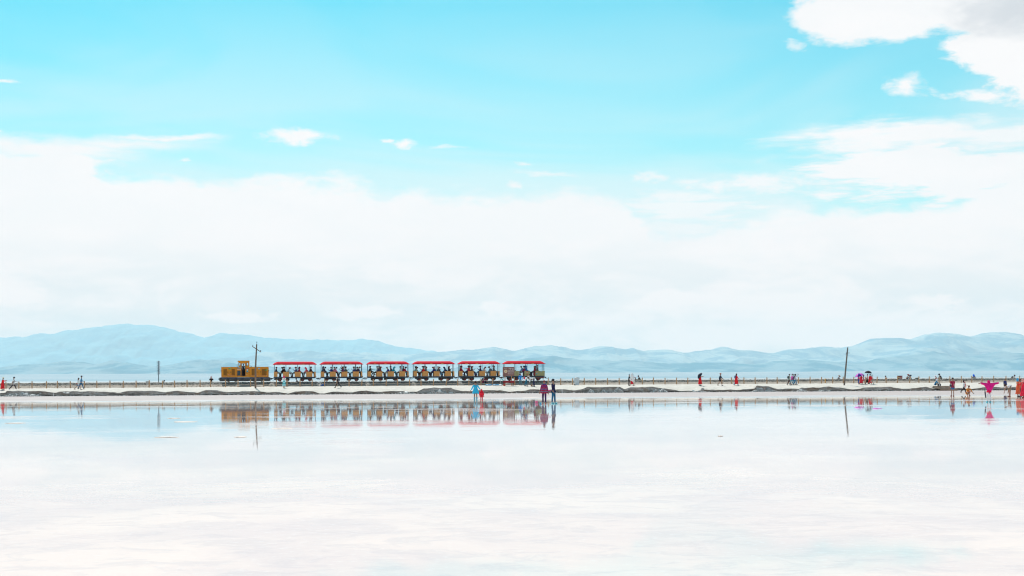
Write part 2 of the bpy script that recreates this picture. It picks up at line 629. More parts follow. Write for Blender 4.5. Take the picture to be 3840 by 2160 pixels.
def mountain(name, pts, Yr, front, seed, c1, c2, gully=0.3, wid=1.0):
    xs = np.linspace(-22000, 22000, 2900)
    pxs = 1920 + xs / Yr * F
    pp = np.array([p[0] for p in pts], float)
    py = np.array([p[1] for p in pts], float)
    prof = np.interp(pxs, pp, py)
    out = np.clip((np.abs(pxs - 1920) - 2050) / 1500, 0, 1)
    zr = CAMZ + (HOR - (pxs - 1920) * ROLL - prof) / F * Yr
    zr = zr + out * 260 * (fbm(xs / 4000, xs * 0 + seed, 4, seed) - 0.45)
    zr = zr + (fbm(xs / 520, xs * 0 + 3, 5, seed + 3, True) - 0.62) * 0.0030 * Yr * wid + (fbm(xs / 90, xs * 0 + 3, 3, seed + 5) - 0.5) * 0.0007 * Yr * wid
    zr = np.maximum(zr, 10)
    rows = 44
    tt = np.linspace(0, 1, rows)                       # 0 front foot, 0.72 ridge, 1 back
    P = np.zeros((rows, len(xs), 3))
    for i, t_ in enumerate(tt):
        y = Yr - front + t_ * front * 1.45
        k = (y - (Yr - front)) / front
        s = np.where(k < 1, np.clip(k, 0, 1) ** 1.5, np.clip(1 - (k - 1) / 0.45, 0, 1))
        rg = fbm(xs / 1500, xs * 0 + y / 1500, 5, seed + 9, True)
        rg2 = fbm(xs / 500, xs * 0 + y / 900, 4, seed + 19, True)
        am = np.clip(s * (1.02 - s) * 4, 0, 1) * gully
        z = zr * (s + am * (rg - 0.62) + am * 0.5 * (rg2 - 0.6))
        z = np.minimum(z, zr * (0.02 + 0.98 * np.maximum(s, 0.0)) + zr * am * 0.4)
        z = np.where(k < 1, np.minimum(z, zr * y / Yr * 0.995), z)
        P[i, :, 0], P[i, :, 1], P[i, :, 2] = xs, y, z - 5 * (t_ < 0.01)
    o = grid_mesh(name, P, mountain_mat(name + '_rock', c1, c2))  # rock colours carry painted haze blue, palest on the farthest range
    tag(o, kind='structure')
    return o


A = [(-900, 1330), (-300, 1275), (0, 1260), (112, 1260), (164, 1245), (224, 1249), (320, 1222), (447, 1215), (566, 1215), (618, 1222),
     (686, 1240), (768, 1264), (835, 1245), (924, 1252), (1043, 1264), (1178, 1272), (1356, 1267), (1431, 1279), (1520, 1297),
     (1625, 1316), (1800, 1345), (2400, 1360), (4000, 1350)]
B = [(-700, 1420), (0, 1415), (300, 1400), (520, 1385), (700, 1362), (800, 1348), (915, 1335), (1000, 1320), (1130, 1313), (1250, 1314), (1400, 1320),
     (1560, 1323), (1640, 1320), (1737, 1309), (1848, 1297), (1923, 1312), (2005, 1301), (2065, 1295), (2161, 1312), (2236, 1298), (2290, 1301), (2370, 1299), (2415, 1312), (2504, 1310), (2564, 1319),
     (2624, 1309), (2728, 1301), (2877, 1322), (2952, 1309), (3071, 1304), (3145, 1302), (3205, 1294), (3250, 1279), (3309, 1264),
     (3414, 1267), (3473, 1249), (3548, 1237), (3637, 1255), (3742, 1242), (3772, 1240), (3840, 1252), (4200, 1270), (4800, 1300)]
Cc = [(-600, 1350), (0, 1378), (120, 1366), (230, 1354), (310, 1352), (370, 1362), (420, 1347), (480, 1358), (560, 1372), (640, 1366), (720, 1352),
      (800, 1347), (900, 1360), (1050, 1372), (1300, 1378), (1700, 1376), (1900, 1352), (2060, 1334), (2180, 1345), (2350, 1352),
      (2500, 1360), (2800, 1362), (2950, 1345), (3050, 1350), (3200, 1362), (3330, 1340), (3500, 1318), (3620, 1330), (3740, 1318), (3840, 1328), (4500, 1360)]
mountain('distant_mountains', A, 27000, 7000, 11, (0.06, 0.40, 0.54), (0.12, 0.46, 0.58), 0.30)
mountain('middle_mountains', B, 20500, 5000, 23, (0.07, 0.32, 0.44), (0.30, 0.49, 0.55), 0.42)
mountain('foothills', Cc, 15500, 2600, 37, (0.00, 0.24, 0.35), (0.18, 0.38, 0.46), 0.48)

# ------------------------------------------------------------------ haze
hb = MB()
hb.box((0, 14000, 560), (49000, 44500, 1124))
hm = bpy.data.materials.new('air_haze')
hm.use_nodes = True
ht = hm.node_tree
ht.nodes.clear()
ho = ht.nodes.new('ShaderNodeOutputMaterial')
hv = ht.nodes.new('ShaderNodeVolumePrincipled')
hv.inputs['Color'].default_value = (0.96, 0.94, 0.935, 1)
hv.inputs['Density'].default_value = 3.2e-5
hv.inputs['Anisotropy'].default_value = 0.1
ht.links.new(hv.outputs[0], ho.inputs['Volume'])
haze = hb.obj('haze', hm)
tag(haze, kind='stuff')

# ------------------------------------------------------------------ salt embankment
LIP = [(-400, 1476), (0, 1475), (25, 1473), (30, 1466), (90, 1466), (150, 1466), (195, 1470), (215, 1471), (230, 1467), (330, 1467), (414, 1471), (450, 1471.6),
       (480, 1466.7), (535, 1464.7), (600, 1468), (622, 1471), (665, 1466), (725, 1469), (742, 1471), (775, 1462.6), (815, 1461), (835, 1469),
       (860, 1470), (880, 1468), (915, 1468), (960, 1466.5), (1000, 1470.5), (1040, 1470), (1080, 1474.6), (1105, 1468), (1140, 1467), (1170, 1466.5),
       (1200, 1474), (1220, 1475), (1250, 1467.6), (1320, 1470), (1370, 1464), (1420, 1470), (1470, 1465), (1510, 1467), (1520, 1471), (1560, 1468),
       (1588, 1456), (1640, 1454), (1690, 1453.5), (1695, 1459), (1730, 1467), (1780, 1465), (1820, 1462), (1860, 1463), (1910, 1468), (1960, 1465.7),
       (1985, 1460), (2030, 1461.6), (2090, 1459.5), (2120, 1461.5), (2150, 1463), (2180, 1458), (2203, 1452), (2320, 1451), (2335, 1459), (2360, 1453),
       (2440, 1451), (2460, 1452.5), (2490, 1458), (2510, 1460.6), (2540, 1466), (2600, 1465.5), (2640, 1459), (2680, 1462), (2780, 1460.6), (2822, 1456.5),
       (2830, 1447.5), (2880, 1448), (2900, 1455), (2930, 1460.6), (2950, 1456.5), (2990, 1458), (3000, 1453), (3050, 1454), (3100, 1449), (3160, 1455.7),
       (3190, 1460.6), (3230, 1454), (3330, 1451), (3370, 1458), (3400, 1456.5), (3465, 1451), (3485, 1457), (3550, 1456), (3640, 1458), (3680, 1452),
       (3740, 1452), (3840, 1453), (4300, 1455)]
VL = 181.0
lu = np.array([U(p[0], VL) for p in LIP])
lz = np.array([ZP(p[0], p[1], VL) for p in LIP])
VF, VT = 190.0, 193.6       # fence line, track centre line
ZR = 1.58                   # rail top
U0, U1, DU = -95.0, 175.0, 0.13
us = np.arange(U0, U1, DU)
lipz = np.interp(us, lu, lz) + (fbm(us / 0.9, us * 0, 5, 3) - 0.5) * 0.17
lipz = np.clip(lipz, 0.16, 0.9)
fz = np.interp(us, [-36, 5, 90], [0.90, 0.98, 1.0])
wig = (fbm(us / 6.0, us * 0, 3, 8) - 0.5) * 1.6 + (fbm(us / 1.1, us * 0, 3, 18) - 0.5) * 0.7
rows, attrv, facem = [], [], []
foot = 180.0 + wig * 0.6
prof = []
prof.append((foot - 0.6, us * 0 - 0.06, 0.0))
prof.append((foot - 0.25, us * 0 + 0.012 + 0.02 * fbm(us / .5, us * 0, 3, 51), 0.2))
prof.append((foot + 0.35, 0.04 + 0.06 * fbm(us / .6, us * 0, 3, 52), 0.9))
for k, a in enumerate((0.12, 0.30, 0.5, 0.7, 0.86)):
    n = fbm(us / 0.8, us * 0 + k * 0.7, 4, 60) - 0.5
    prof.append((foot + 0.55 - 0.25 * a + n * 0.9, 0.05 + (lipz - 0.05) * a, 1.0))
prof.append((foot + 0.16 + 0.2 * (fbm(us / .4, us * 0, 3, 70) - .5), lipz - 0.035, 0.9))
prof.append((foot + 0.14 + 0.2 * (fbm(us / .4, us * 0, 3, 70) - .5), lipz - 0.004, 0.25))
prof.append((foot + 0.30, lipz + 0.012, 0.0))
v_start = foot + 0.30
for t_ in np.linspace(0, 1, 46)[1:]:
    v = v_start + (VF - v_start) * t_
    s = t_ ** 0.85
    z = lipz + (fz - lipz) * (1 - (1 - s) ** 1.45)
    lump = fbm(us / 0.9, v / 0.9, 4, 90) - 0.5
    pit = np.clip(fbm(us / 0.45, v / 0.6, 3, 95) - 0.62, 0, 1)
    am = np.interp(t_, [0, .1, .7, 1], [.3, 1, .8, .25])
    prof.append((v, z + am * (0.11 * lump - 0.42 * pit), 0.0))
for v, dz, mm in ((190.4, .03, 0), (190.9, .10, 0), (191.4, .20, 0), (191.8, .27, 0), (192.1, .40, 0), (192.4, .50, 0), (192.6, .53, 0), (193.6, .53, 0), (194.6, .53, 0),
                  (195.2, .2, 0), (196.5, -.1, 0), (199, -.75, 0), (203, -1.06, 0)):
    n = (fbm(us / 0.6, v / 0.6 + us * 0, 4, 91) - 0.5) * (0.06 if v < 192 else 0.03)
    zz = np.where(dz > -2, fz * 0 + 1.0 + dz, 0)
    if v < 192:
        zz = fz + dz * (1.27 - fz) / 0.27
    prof.append((v + us * 0, zz + n, 0.0))
PV = np.stack([p[0] for p in prof])
PZ = np.stack([p[1] for p in prof])
FM = np.stack([np.full_like(us, p[2]) for p in prof])
UU = np.repeat(us[None], len(prof), 0)
em = bpy.data.materials.new('salt_embankment')
em.use_nodes = True
t = em.node_tree
q = NG(t)
b = t.nodes['Principled BSDF']
tcn = q.n('ShaderNodeTexCoord')
OP = tcn.outputs['Object']
av = q.n('ShaderNodeAttribute', attribute_name='vv').outputs['Fac']
af = q.n('ShaderNodeAttribute', attribute_name='face').outputs['Fac']
n1 = q.noise(OP, 0.9, 6, 0.6)
n2 = q.noise(OP, 5.0, 5, 0.65)
n3 = q.noise(OP, 22.0, 4, 0.6)
salt = q.mix(q.ss(n1, 0.35, 0.68), (0.67, 0.60, 0.535), (0.59, 0.52, 0.455))
salt = q.mix(q.m('MULTIPLY', q.ss(n2, 0.60, 0.72), 0.55), salt, (0.24, 0.225, 0.20))
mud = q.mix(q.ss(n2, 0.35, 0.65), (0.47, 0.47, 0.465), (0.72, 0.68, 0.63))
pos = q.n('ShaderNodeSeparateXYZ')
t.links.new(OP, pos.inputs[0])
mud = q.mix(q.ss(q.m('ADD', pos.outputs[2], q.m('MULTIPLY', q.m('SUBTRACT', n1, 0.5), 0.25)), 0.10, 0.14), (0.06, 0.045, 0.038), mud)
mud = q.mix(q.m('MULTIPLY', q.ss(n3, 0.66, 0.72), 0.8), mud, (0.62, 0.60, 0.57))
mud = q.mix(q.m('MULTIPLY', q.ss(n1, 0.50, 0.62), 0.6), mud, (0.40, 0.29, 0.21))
dirt = q.mix(q.ss(n2, 0.35, 0.65), (0.30, 0.235, 0.19), (0.44, 0.36, 0.30))
dirt = q.mix(q.ss(n1, 0.58, 0.72), dirt, (0.52, 0.48, 0.43))
c = q.mix(q.ss(q.m('ADD', av, q.m('MULTIPLY', q.m('SUBTRACT', n1, 0.5), 2.2)), VF - 0.15, VF + 0.35), salt, dirt)
c = q.mix(q.ss(q.m('ADD', av, q.m('MULTIPLY', q.m('SUBTRACT', n2, 0.5), 0.6)), 191.6, 191.9), c, q.mix(n3, (0.10, 0.095, 0.085), (0.26, 0.24, 0.22)))
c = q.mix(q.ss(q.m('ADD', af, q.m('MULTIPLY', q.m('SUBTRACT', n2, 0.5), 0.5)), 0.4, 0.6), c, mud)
t.links.new(c, b.inputs['Base Color'])
b.inputs['Roughness'].default_value = 0.85
b.inputs['Specular IOR Level'].default_value = 0.25
bn = q.n('ShaderNodeBump')
bn.inputs['Distance'].default_value = 0.06
t.links.new(q.m('ADD', n2, q.m('MULTIPLY', n3, 0.3)), bn.inputs['Height'])
t.links.new(bn.outputs[0], b.inputs['Normal'])
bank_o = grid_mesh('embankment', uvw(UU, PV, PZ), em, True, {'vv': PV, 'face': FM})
tag(bank_o, kind='structure')
_vmid, _zmid = PV, PZ


def ground(u, v):
    i = int(np.clip((u - U0) / DU, 0, len(us) - 1))
    col = PV[10:, i]
    return float(np.interp(v, col, PZ[10:, i]))


# ------------------------------------------------------------------ wet salt flat
u2 = np.arange(-60, 125, 0.28)
v2 = np.concatenate([np.arange(60, 112, 0.6), np.arange(112, 181.2, 0.28)])
VV, UU = np.meshgrid(v2, u2, indexing='ij')
edge_v = 127 + 16 * (fbm(UU / 30, VV / 60, 3, 41) - 0.5)
hgt = 0.018 * (VV - edge_v) / 17.0
hgt = np.clip(hgt, -0.03, 0.03) + 0.026 * (fbm(UU / 14, VV / 4.5, 5, 44) - 0.5) + 0.010 * (fbm(UU / 2.5, VV / 1.6, 4, 45) - 0.5)
hgt = np.where(VV < 100, np.minimum(hgt, -0.004), hgt)
sm = bpy.data.materials.new('wet_salt')
sm.use_nodes = True
t = sm.node_tree
q = NG(t)
b = t.nodes['Principled BSDF']
tcn = q.n('ShaderNodeTexCoord')
OP = tcn.outputs['Object']
hh = q.n('ShaderNodeAttribute', attribute_name='hh').outputs['Fac']
n1 = q.noise(q.mapping(OP, (0.3, 1, 1)), 0.5, 5, 0.6)
n2 = q.noise(OP, 7.0, 5, 0.65)
c = q.mix(q.ss(n1, 0.35, 0.65), (0.52, 0.43, 0.41), (0.45, 0.375, 0.355))
c = q.mix(q.ss(n2, 0.64, 0.70), c, (0.78, 0.76, 0.74))
dry = q.ss(q.m('ADD', hh, q.m('MULTIPLY', q.m('SUBTRACT', n1, 0.5), 0.012)), 0.001, 0.016)
c = q.mix(dry, q.mix(0.5, c, (0.48, 0.44, 0.44)), c)
t.links.new(c, b.inputs['Base Color'])
t.links.new(q.lin(dry, 0, 1, 0.14, 0.75), b.inputs['Roughness'])
t.links.new(q.lin(dry, 0, 1, 0.5, 0.12), b.inputs['Specular IOR Level'])
bn = q.n('ShaderNodeBump')
bn.inputs['Distance'].default_value = 0.012
t.links.new(q.m('MULTIPLY', n2, dry), bn.inputs['Height'])
t.links.new(bn.outputs[0], b.inputs['Normal'])
fl = grid_mesh('salt_flat', uvw(UU, VV, hgt), sm, True, {'hh': hgt})
tag(fl, kind='structure')


# ------------------------------------------------------------------ rubble: ballast and salt crumbs
def stones(name, n, ufun, zoff, rmin, rmax, mats, seed):
    rr = np.random.RandomState(seed)
    base = np.array([(1, 0, 0), (-1, 0, 0), (0, 1, 0), (0, -1, 0), (0, 0, 1), (0, 0, -1)], float)
    fc_ = np.array([(0, 2, 4), (2, 1, 4), (1, 3, 4), (3, 0, 4), (2, 0, 5), (1, 2, 5), (3, 1, 5), (0, 3, 5)])
    cen = ufun(rr, n)
    rad = rmin + (rmax - rmin) * rr.rand(n) ** 2
    V_ = base[None] * rad[:, None, None] * (0.65 + 0.7 * rr.rand(n, 6, 1)) * np.array([1.2, 1.0, 0.75])
    a = rr.rand(n) * 6.28
    ca, sa = np.cos(a)[:, None], np.sin(a)[:, None]
    x = V_[..., 0] * ca - V_[..., 1] * sa
    y = V_[..., 0] * sa + V_[..., 1] * ca
    V_ = np.stack([x, y, V_[..., 2]], -1) + cen[:, None, :]
    Fa = (fc_[None] + (np.arange(n) * 6)[:, None, None]).reshape(-1, 3)
    me = bpy.data.meshes.new(name)
    me.vertices.add(n * 6)
    me.vertices.foreach_set('co', V_.reshape(-1).astype(np.float32))
    me.loops.add(len(Fa) * 3)
    me.loops.foreach_set('vertex_index', Fa.reshape(-1).astype(np.int32))
    me.polygons.add(len(Fa))
    me.polygons.foreach_set('loop_start', (np.arange(len(Fa)) * 3).astype(np.int32))
    me.polygons.foreach_set('material_index', np.repeat(rr.randint(0, len(mats), n), 8).astype(np.int32))
    for m in mats:
        me.materials.append(m)
    me.update(calc_edges=True)
    o = link(name, me)
    tag(o, kind='stuff')
    return o


ug = us


def ballast_pos(rr, n):
    u = -60 + 190 * rr.rand(n)
    v = 191.75 + 1.15 * rr.rand(n)
    z = np.interp(v, [191.6, 191.8, 192.1, 192.4, 192.6], [1.2, 1.27, 1.40, 1.50, 1.53]) + 0.01
    return uvw(u, v, z)


stones('ballast_stones', 16000, ballast_pos, 0, 0.03, 0.085,
       [mat('stone_grey', (0.20, 0.19, 0.17), 0.9, 0.3, 3), mat('stone_pale', (0.46, 0.43, 0.38), 0.9, 0.2, 3), mat('stone_dark', (0.07, 0.07, 0.065), 0.9, 0.3, 3),
        mat('stone_buff', (0.34, 0.29, 0.23), 0.9, 0.2, 3)], 5)


def dirt_pos(rr, n):
    u = -60 + 190 * rr.rand(n)
    v = VF + 0.3 + 1.5 * rr.rand(n)
    z = np.interp(v, [190.3, 191.8], [1.0, 1.27])
    return uvw(u, v, z - 0.01)


stones('gravel', 5000, dirt_pos, 0, 0.02, 0.06, [MATS['stone_pale'], MATS['stone_buff']], 6)
SALTW = mat('salt_white', (0.74, 0.72, 0.69), 0.7, 0.1, 5, 0.01, 20)
SALTG = mat('salt_grey', (0.42, 0.40, 0.38), 0.8, 0.2, 3, 0.02, 12)


def foot_pos(rr, n):
    u = -60 + 190 * rr.rand(n)
    w = np.interp(u, us, foot)
    v = w - 0.35 + 0.5 * rr.rand(n) ** 1.5
    return uvw(u, v, 0.02 + 0.03 * rr.rand(n))


stones('salt_crumbs', 5000, foot_pos, 0, 0.03, 0.10, [SALTW, SALTG, SALTW], 7)


def flat_pos(rr, n):
    u = -45 + 60 * rr.rand(n) ** 1.0
    v = 140 + 40 * rr.rand(n) ** 0.5
    return uvw(u, v, 0.012 + 0 * u)


stones('salt_grains', 1500, flat_pos, 0, 0.012, 0.04, [SALTW], 8)



def pile_pos(rr, n):
    spots = ((40, 26, .30), (85, 60, .35), (120, 40, .25), (1505, 20, .25), (1530, 30, .2), (1640, 45, .35), (2216, 16, .45), (2264, 14, .5), (2316, 22, .7), (2458, 26, .35), (2483, 20, .45), (2620, 30, .2), (2846, 36, .45), (2884, 36, .3), (3005, 20, .25), (3085, 26, .2))
    w = np.array([s[1] * s[2] for s in spots])
    k = rr.choice(len(spots), n, p=w / w.sum())
    sp = np.array(spots)[k]
    px = sp[:, 0] + sp[:, 1] * (rr.rand(n) + rr.rand(n) - 1)
    hgt_ = sp[:, 2] * (1 - np.abs(px - sp[:, 0]) / sp[:, 1]) * rr.rand(n)
    u = np.array([U(p, 180.2) for p in px])
    v = np.interp(u, us, foot) - 0.12 + 0.35 * (hgt_ / .7) - 0.25 * rr.rand(n) * (1 - hgt_)
    return uvw(u, v, 0.02 + hgt_)


stones('broken_salt', 2600, pile_pos, 0, 0.04, 0.13, [SALTW, SALTW, SALTG], 11)
#@@PART2
# ================================================================== PEOPLE
CACHE = {}


def skin_mesh(key, verts, edges, radii, sub=1):
    if key in CACHE:
        return CACHE[key]
    me = bpy.data.meshes.new('tmp')
    me.from_pydata([tuple(v) for v in verts], edges, [])
    o = bpy.data.objects.new('tmp', me)
    C.objects.link(o)
    md = o.modifiers.new('skin', 'SKIN')
    md.branch_smoothing = 0.4
    md.use_smooth_shade = True
    sv = me.skin_vertices[0].data
    for i, r in enumerate(radii):
        sv[i].radius = (r, r) if not isinstance(r, tuple) else r
        sv[i].use_root = (i == 0)
    if sub:
        o.modifiers.new('sub', 'SUBSURF').levels = sub
    dg = bpy.context.evaluated_depsgraph_get()
    out = bpy.data.meshes.new_from_object(o.evaluated_get(dg))
    bpy.data.objects.remove(o)
    bpy.data.meshes.remove(me)
    CACHE[key] = out
    return out


def dirv3(a, o, side, lean=0):
    a = a
    return Vector((side * math.sin(o), math.sin(a) * math.cos(o), -math.cos(a) * math.cos(o)))


def joints(p):
    """p = (lean, hipL, kneeL, hipR, kneeR, armL(f,o,e), armR(f,o,e), headpitch)"""
    lean, hl, kl, hr, kr, al, ar, hp = p
    ln = R(lean)
    td = Vector((0, math.sin(ln), math.cos(ln)))
    J = {'pelvis': Vector((0, 0, 0))}
    J['spine'] = td * 0.17
    J['chest'] = td * 0.37
    J['neck'] = td * 0.50
    hd = Vector((0, math.sin(ln * 0.6 + R(hp)), math.cos(ln * 0.6 + R(hp))))
    J['head1'] = J['neck'] + hd * 0.11
    J['head2'] = J['neck'] + hd * 0.20
    J['hd'] = hd
    for s, nm, h, k, a in ((-1, 'L', hl, kl, al), (1, 'R', hr, kr, ar)):
        hip = Vector((s * 0.085, 0, -0.02))
        th, sh = R(h), R(h - k)
        kn = hip + Vector((s * 0.01, math.sin(th), -math.cos(th))) * 0.41
        an = kn + Vector((0, math.sin(sh), -math.cos(sh))) * 0.41
        J['hip' + nm], J['knee' + nm], J['ankle' + nm] = hip, kn, an
        J['toe' + nm] = an + Vector((s * 0.02, 0.15, -0.035))
        J['shoulder' + nm] = J['chest'] + td * 0.07 + Vector((s * 0.17, 0, 0))
        f, o_, e = R(a[0]), R(a[1]), R(a[2])
        J['elbow' + nm] = J['shoulder' + nm] + dirv3(f, o_, s) * 0.27
        fd = dirv3(f + e, o_ * (0.4 if e > 20 else 1.0), s)
        J['wrist' + nm] = J['elbow' + nm] + fd * 0.24
        J['hand' + nm] = J['wrist' + nm] + fd * 0.08
        J['fd' + nm] = fd
    zmin = min(J['ankleL'].z, J['ankleR'].z) - 0.075
    for k in list(J):
        if k not in ('hd', 'fdL', 'fdR'):
            J[k] = J[k] - Vector((0, 0, zmin))
    return J


def body_mesh(p, hero=False):
    key = ('body', p, hero)
    if key in CACHE:
        return CACHE[key]
    J = joints(p)
    names = ['pelvis', 'spine', 'chest', 'neck', 'head1', 'head2']
    V_ = [J[n] for n in names]
    r = [0.105, 0.095, 0.11, 0.048, 0.078, 0.075]
    E = [(0, 1), (1, 2), (2, 3), (3, 4), (4, 5)]
    for nm in 'LR':
        i = len(V_)
        V_ += [J['hip' + nm], J['knee' + nm], J['ankle' + nm], J['toe' + nm]]
        r += [0.085, 0.052, 0.036, 0.035]
        E += [(0, i), (i, i + 1), (i + 1, i + 2), (i + 2, i + 3)]
        i = len(V_)
        V_ += [J['shoulder' + nm], J['elbow' + nm], J['wrist' + nm], J['hand' + nm]]
        r += [0.05, 0.036, 0.024, 0.032]
        E += [(2, i), (i, i + 1), (i + 1, i + 2), (i + 2, i + 3)]
        h = i + 3
        fd = J['fd' + nm]
        sd_ = fd.cross(Vector((0, 1, 0.3))).normalized()
        if hero:
            for q_, (off, ln_) in enumerate(((-.03, .065), (-.01, .078), (.01, .072), (.03, .055))):
                a = J['hand' + nm] + sd_ * off + fd * 0.035
                V_ += [a, a + fd * ln_ + Vector((0, .012, -.008))]
                r += [0.010, 0.008]
                E += [(h, len(V_) - 2), (len(V_) - 2, len(V_) - 1)]
            a = J['wrist' + nm] + fd * 0.03
            V_ += [a + sd_ * -0.05 + fd * .04]
            r += [0.010]
            E += [(i + 2, len(V_) - 1)]
        else:
            V_ += [J['hand' + nm] + fd * 0.07]
            r += [0.018]
            E += [(h, len(V_) - 1)]
    me = skin_mesh(('b', key), V_, E, r, 1)
    # face: nose, ears, eyes, mouth worked onto the head
    bm = bmesh.new()
    bm.from_mesh(me)
    hd = J['hd']
    fw = Vector((0, hd.z, -hd.y)).normalized()
    c = (J['head1'] + J['head2']) / 2

    def lump(pos, rad, mi):
        ret = bmesh.ops.create_icosphere(bm, subdivisions=1, radius=1.0)
        for v in ret['verts']:
            v.co = Vector((v.co.x * rad[0], v.co.y * rad[1], v.co.z * rad[2])) + pos
            for f in v.link_faces:
                f.material_index = mi
                f.smooth = True
    lump(c + fw * 0.088 - hd * 0.005, (.012, .018, .02), 0)
    lump(c + Vector((.078, 0, 0)), (.012, .02, .03), 0)
    lump(c + Vector((-.078, 0, 0)), (.012, .02, .03), 0)
    lump(c + fw * 0.076 + hd * .022 + Vector((.03, 0, 0)), (.012, .008, .007), 1)
    lump(c + fw * 0.076 + hd * .022 + Vector((-.03, 0, 0)), (.012, .008, .007), 1)
    lump(c + fw * 0.078 - hd * .045, (.022, .007, .006), 2)
    out = bpy.data.meshes.new('body')
    bm.to_mesh(out)
    bm.free()
    for m in (SKIN, EYE, LIPS):
        out.materials.append(m)
    CACHE[key] = out
    return out


SKIN = mat('skin', (0.40, 0.22, 0.15), 0.6, 0.08, 5)
EYE = mat('eye', (0.02, 0.015, 0.012), 0.3, 0.1, 5)
LIPS = mat('lips', (0.35, 0.10, 0.09), 0.5, 0.1, 5)


def sub(v0, v1, t_):
    return v0 + (v1 - v0) * t_


def top_mesh(p, sleeve, hem=0.0, fat=1.0):
    """shirt or jacket; sleeve 0..2 (2 = full length)"""
    key = ('top', p, sleeve, hem, fat)
    J = joints(p)
    low = J['pelvis'] - (J['spine'] - J['pelvis']).normalized() * hem
    V_ = [J['pelvis'], J['spine'], J['chest'], sub(J['chest'], J['neck'], 0.75), low]
    r = [0.135 * fat, 0.125 * fat, 0.138 * fat, 0.062, 0.14 * fat]
    E = [(0, 1), (1, 2), (2, 3)]
    if hem > 0.02:
        E.append((0, 4))
    else:
        V_.pop(); r.pop()
    for nm in 'LR':
        i = len(V_)
        V_.append(J['shoulder' + nm])
        r.append(0.068 * fat)
        E.append((2, i))
        if sleeve <= 1:
            V_.append(sub(J['shoulder' + nm], J['elbow' + nm], max(sleeve, .25)))
            r.append(0.058 * fat)
            E.append((i, i + 1))
        else:
            V_ += [J['elbow' + nm], sub(J['elbow' + nm], J['wrist' + nm], min(1, sleeve - 1))]
            r += [0.052 * fat, 0.042 * fat]
            E += [(i, i + 1), (i + 1, i + 2)]
    return skin_mesh(key, V_, E, r, 1)


def trouser_mesh(p, length):
    """length 0..2: 1 = knee, 2 = ankle"""
    key = ('trs', p, length)
    J = joints(p)
    V_ = [J['pelvis'] + Vector((0, 0, -.0)), sub(J['pelvis'], J['spine'], 0.45)]
    r = [0.122, 0.116]
    E = [(0, 1)]
    for nm in 'LR':
        i = len(V_)
        V_.append(J['hip' + nm])
        r.append(0.102)
        E.append((0, i))
        if length <= 1:
            V_.append(sub(J['hip' + nm], J['knee' + nm], max(length, .3)))
            r.append(0.085)
            E.append((i, i + 1))
        else:
            V_ += [J['knee' + nm], sub(J['knee' + nm], J['ankle' + nm], min(1, length - 1))]
            r += [0.070, 0.056]
            E += [(i, i + 1), (i + 1, i + 2)]
    return skin_mesh(key, V_, E, r, 1)


def skirt_mesh(p, length, flare, from_chest=False):
    key = ('skirt', p, length, flare, from_chest)
    if key in CACHE:
        return CACHE[key]
    J = joints(p)
    a = J['chest'] + (J['neck'] - J['chest']) * 0.4 if from_chest else sub(J['pelvis'], J['spine'], 0.7)
    kn = (J['kneeL'] + J['kneeR']) / 2
    an = (J['ankleL'] + J['ankleR']) / 2
    if length <= 1:
        chain = [a] + ([J['spine'], J['pelvis']] if from_chest else [J['pelvis']]) + [sub(J['pelvis'], kn, length)]
    else:
        chain = [a] + ([J['spine'], J['pelvis']] if from_chest else [J['pelvis']]) + [kn, sub(kn, an, length - 1)]
    wl = (J['ankleL'] - J['ankleR']).length
    rings = []
    n = 20
    tot = len(chain) - 1
    for i in range(tot * 4 + 1):
        s = i / 4
        k = min(int(s), tot - 1)
        c = sub(chain[k], chain[k + 1], s - k)
        t_ = i / (tot * 4)
        rad = 0.14 + (flare - 0.14) * (t_ ** 1.3)
        ring = []
        for j in range(n):
            w = 2 * math.pi * j / n
            f = 1 + 0.12 * t_ * math.sin(w * 5 + 1.3)
            ring.append(c + Vector((math.cos(w) * rad * f, math.sin(w) * rad * f * 0.85 * (1 + 0.25 * t_ * wl), 0.03 * t_ * math.sin(w * 3))))
        rings.append(ring)
    mb = MB()
    mb.loft(rings)
    me = mb.mesh('skirt', [], True)
    CACHE[key] = me
    return me


def hair_mesh(p, kind):
    key = ('hair', p, kind)
    if key in CACHE:
        return CACHE[key]
    J = joints(p)
    hd = J['hd']
    fw = Vector((0, hd.z, -hd.y)).normalized()
    c = (J['head1'] + J['head2']) / 2
    rot = Matrix((Vector((1, 0, 0)), fw, hd)).transposed()
    mb = MB()
    mb.ell(c + hd * 0.03 - fw * 0.018, (.093, .100, .095), rot, 12, 8, -0.45, 1.0)
    if kind in ('long', 'bun', 'bob'):
        if kind == 'long':
            mb.ell(c - fw * 0.075 - hd * 0.10, (.085, .045, .20), rot)
        elif kind == 'bob':
            mb.ell(c - fw * 0.04 - hd * 0.04, (.10, .075, .10), rot)
        else:
            mb.ell(c - fw * 0.09 + hd * 0.09, (.045, .045, .045), rot, 8, 6)
    if kind == 'hood':
        mb = MB()
        mb.ell(c - fw * 0.02, (.115, .112, .135), rot)
        mb.ell(c - fw * 0.03 - hd * 0.12, (.13, .11, .09), rot)
    me = mb.mesh('hair', [], True)
    CACHE[key] = me
    return me


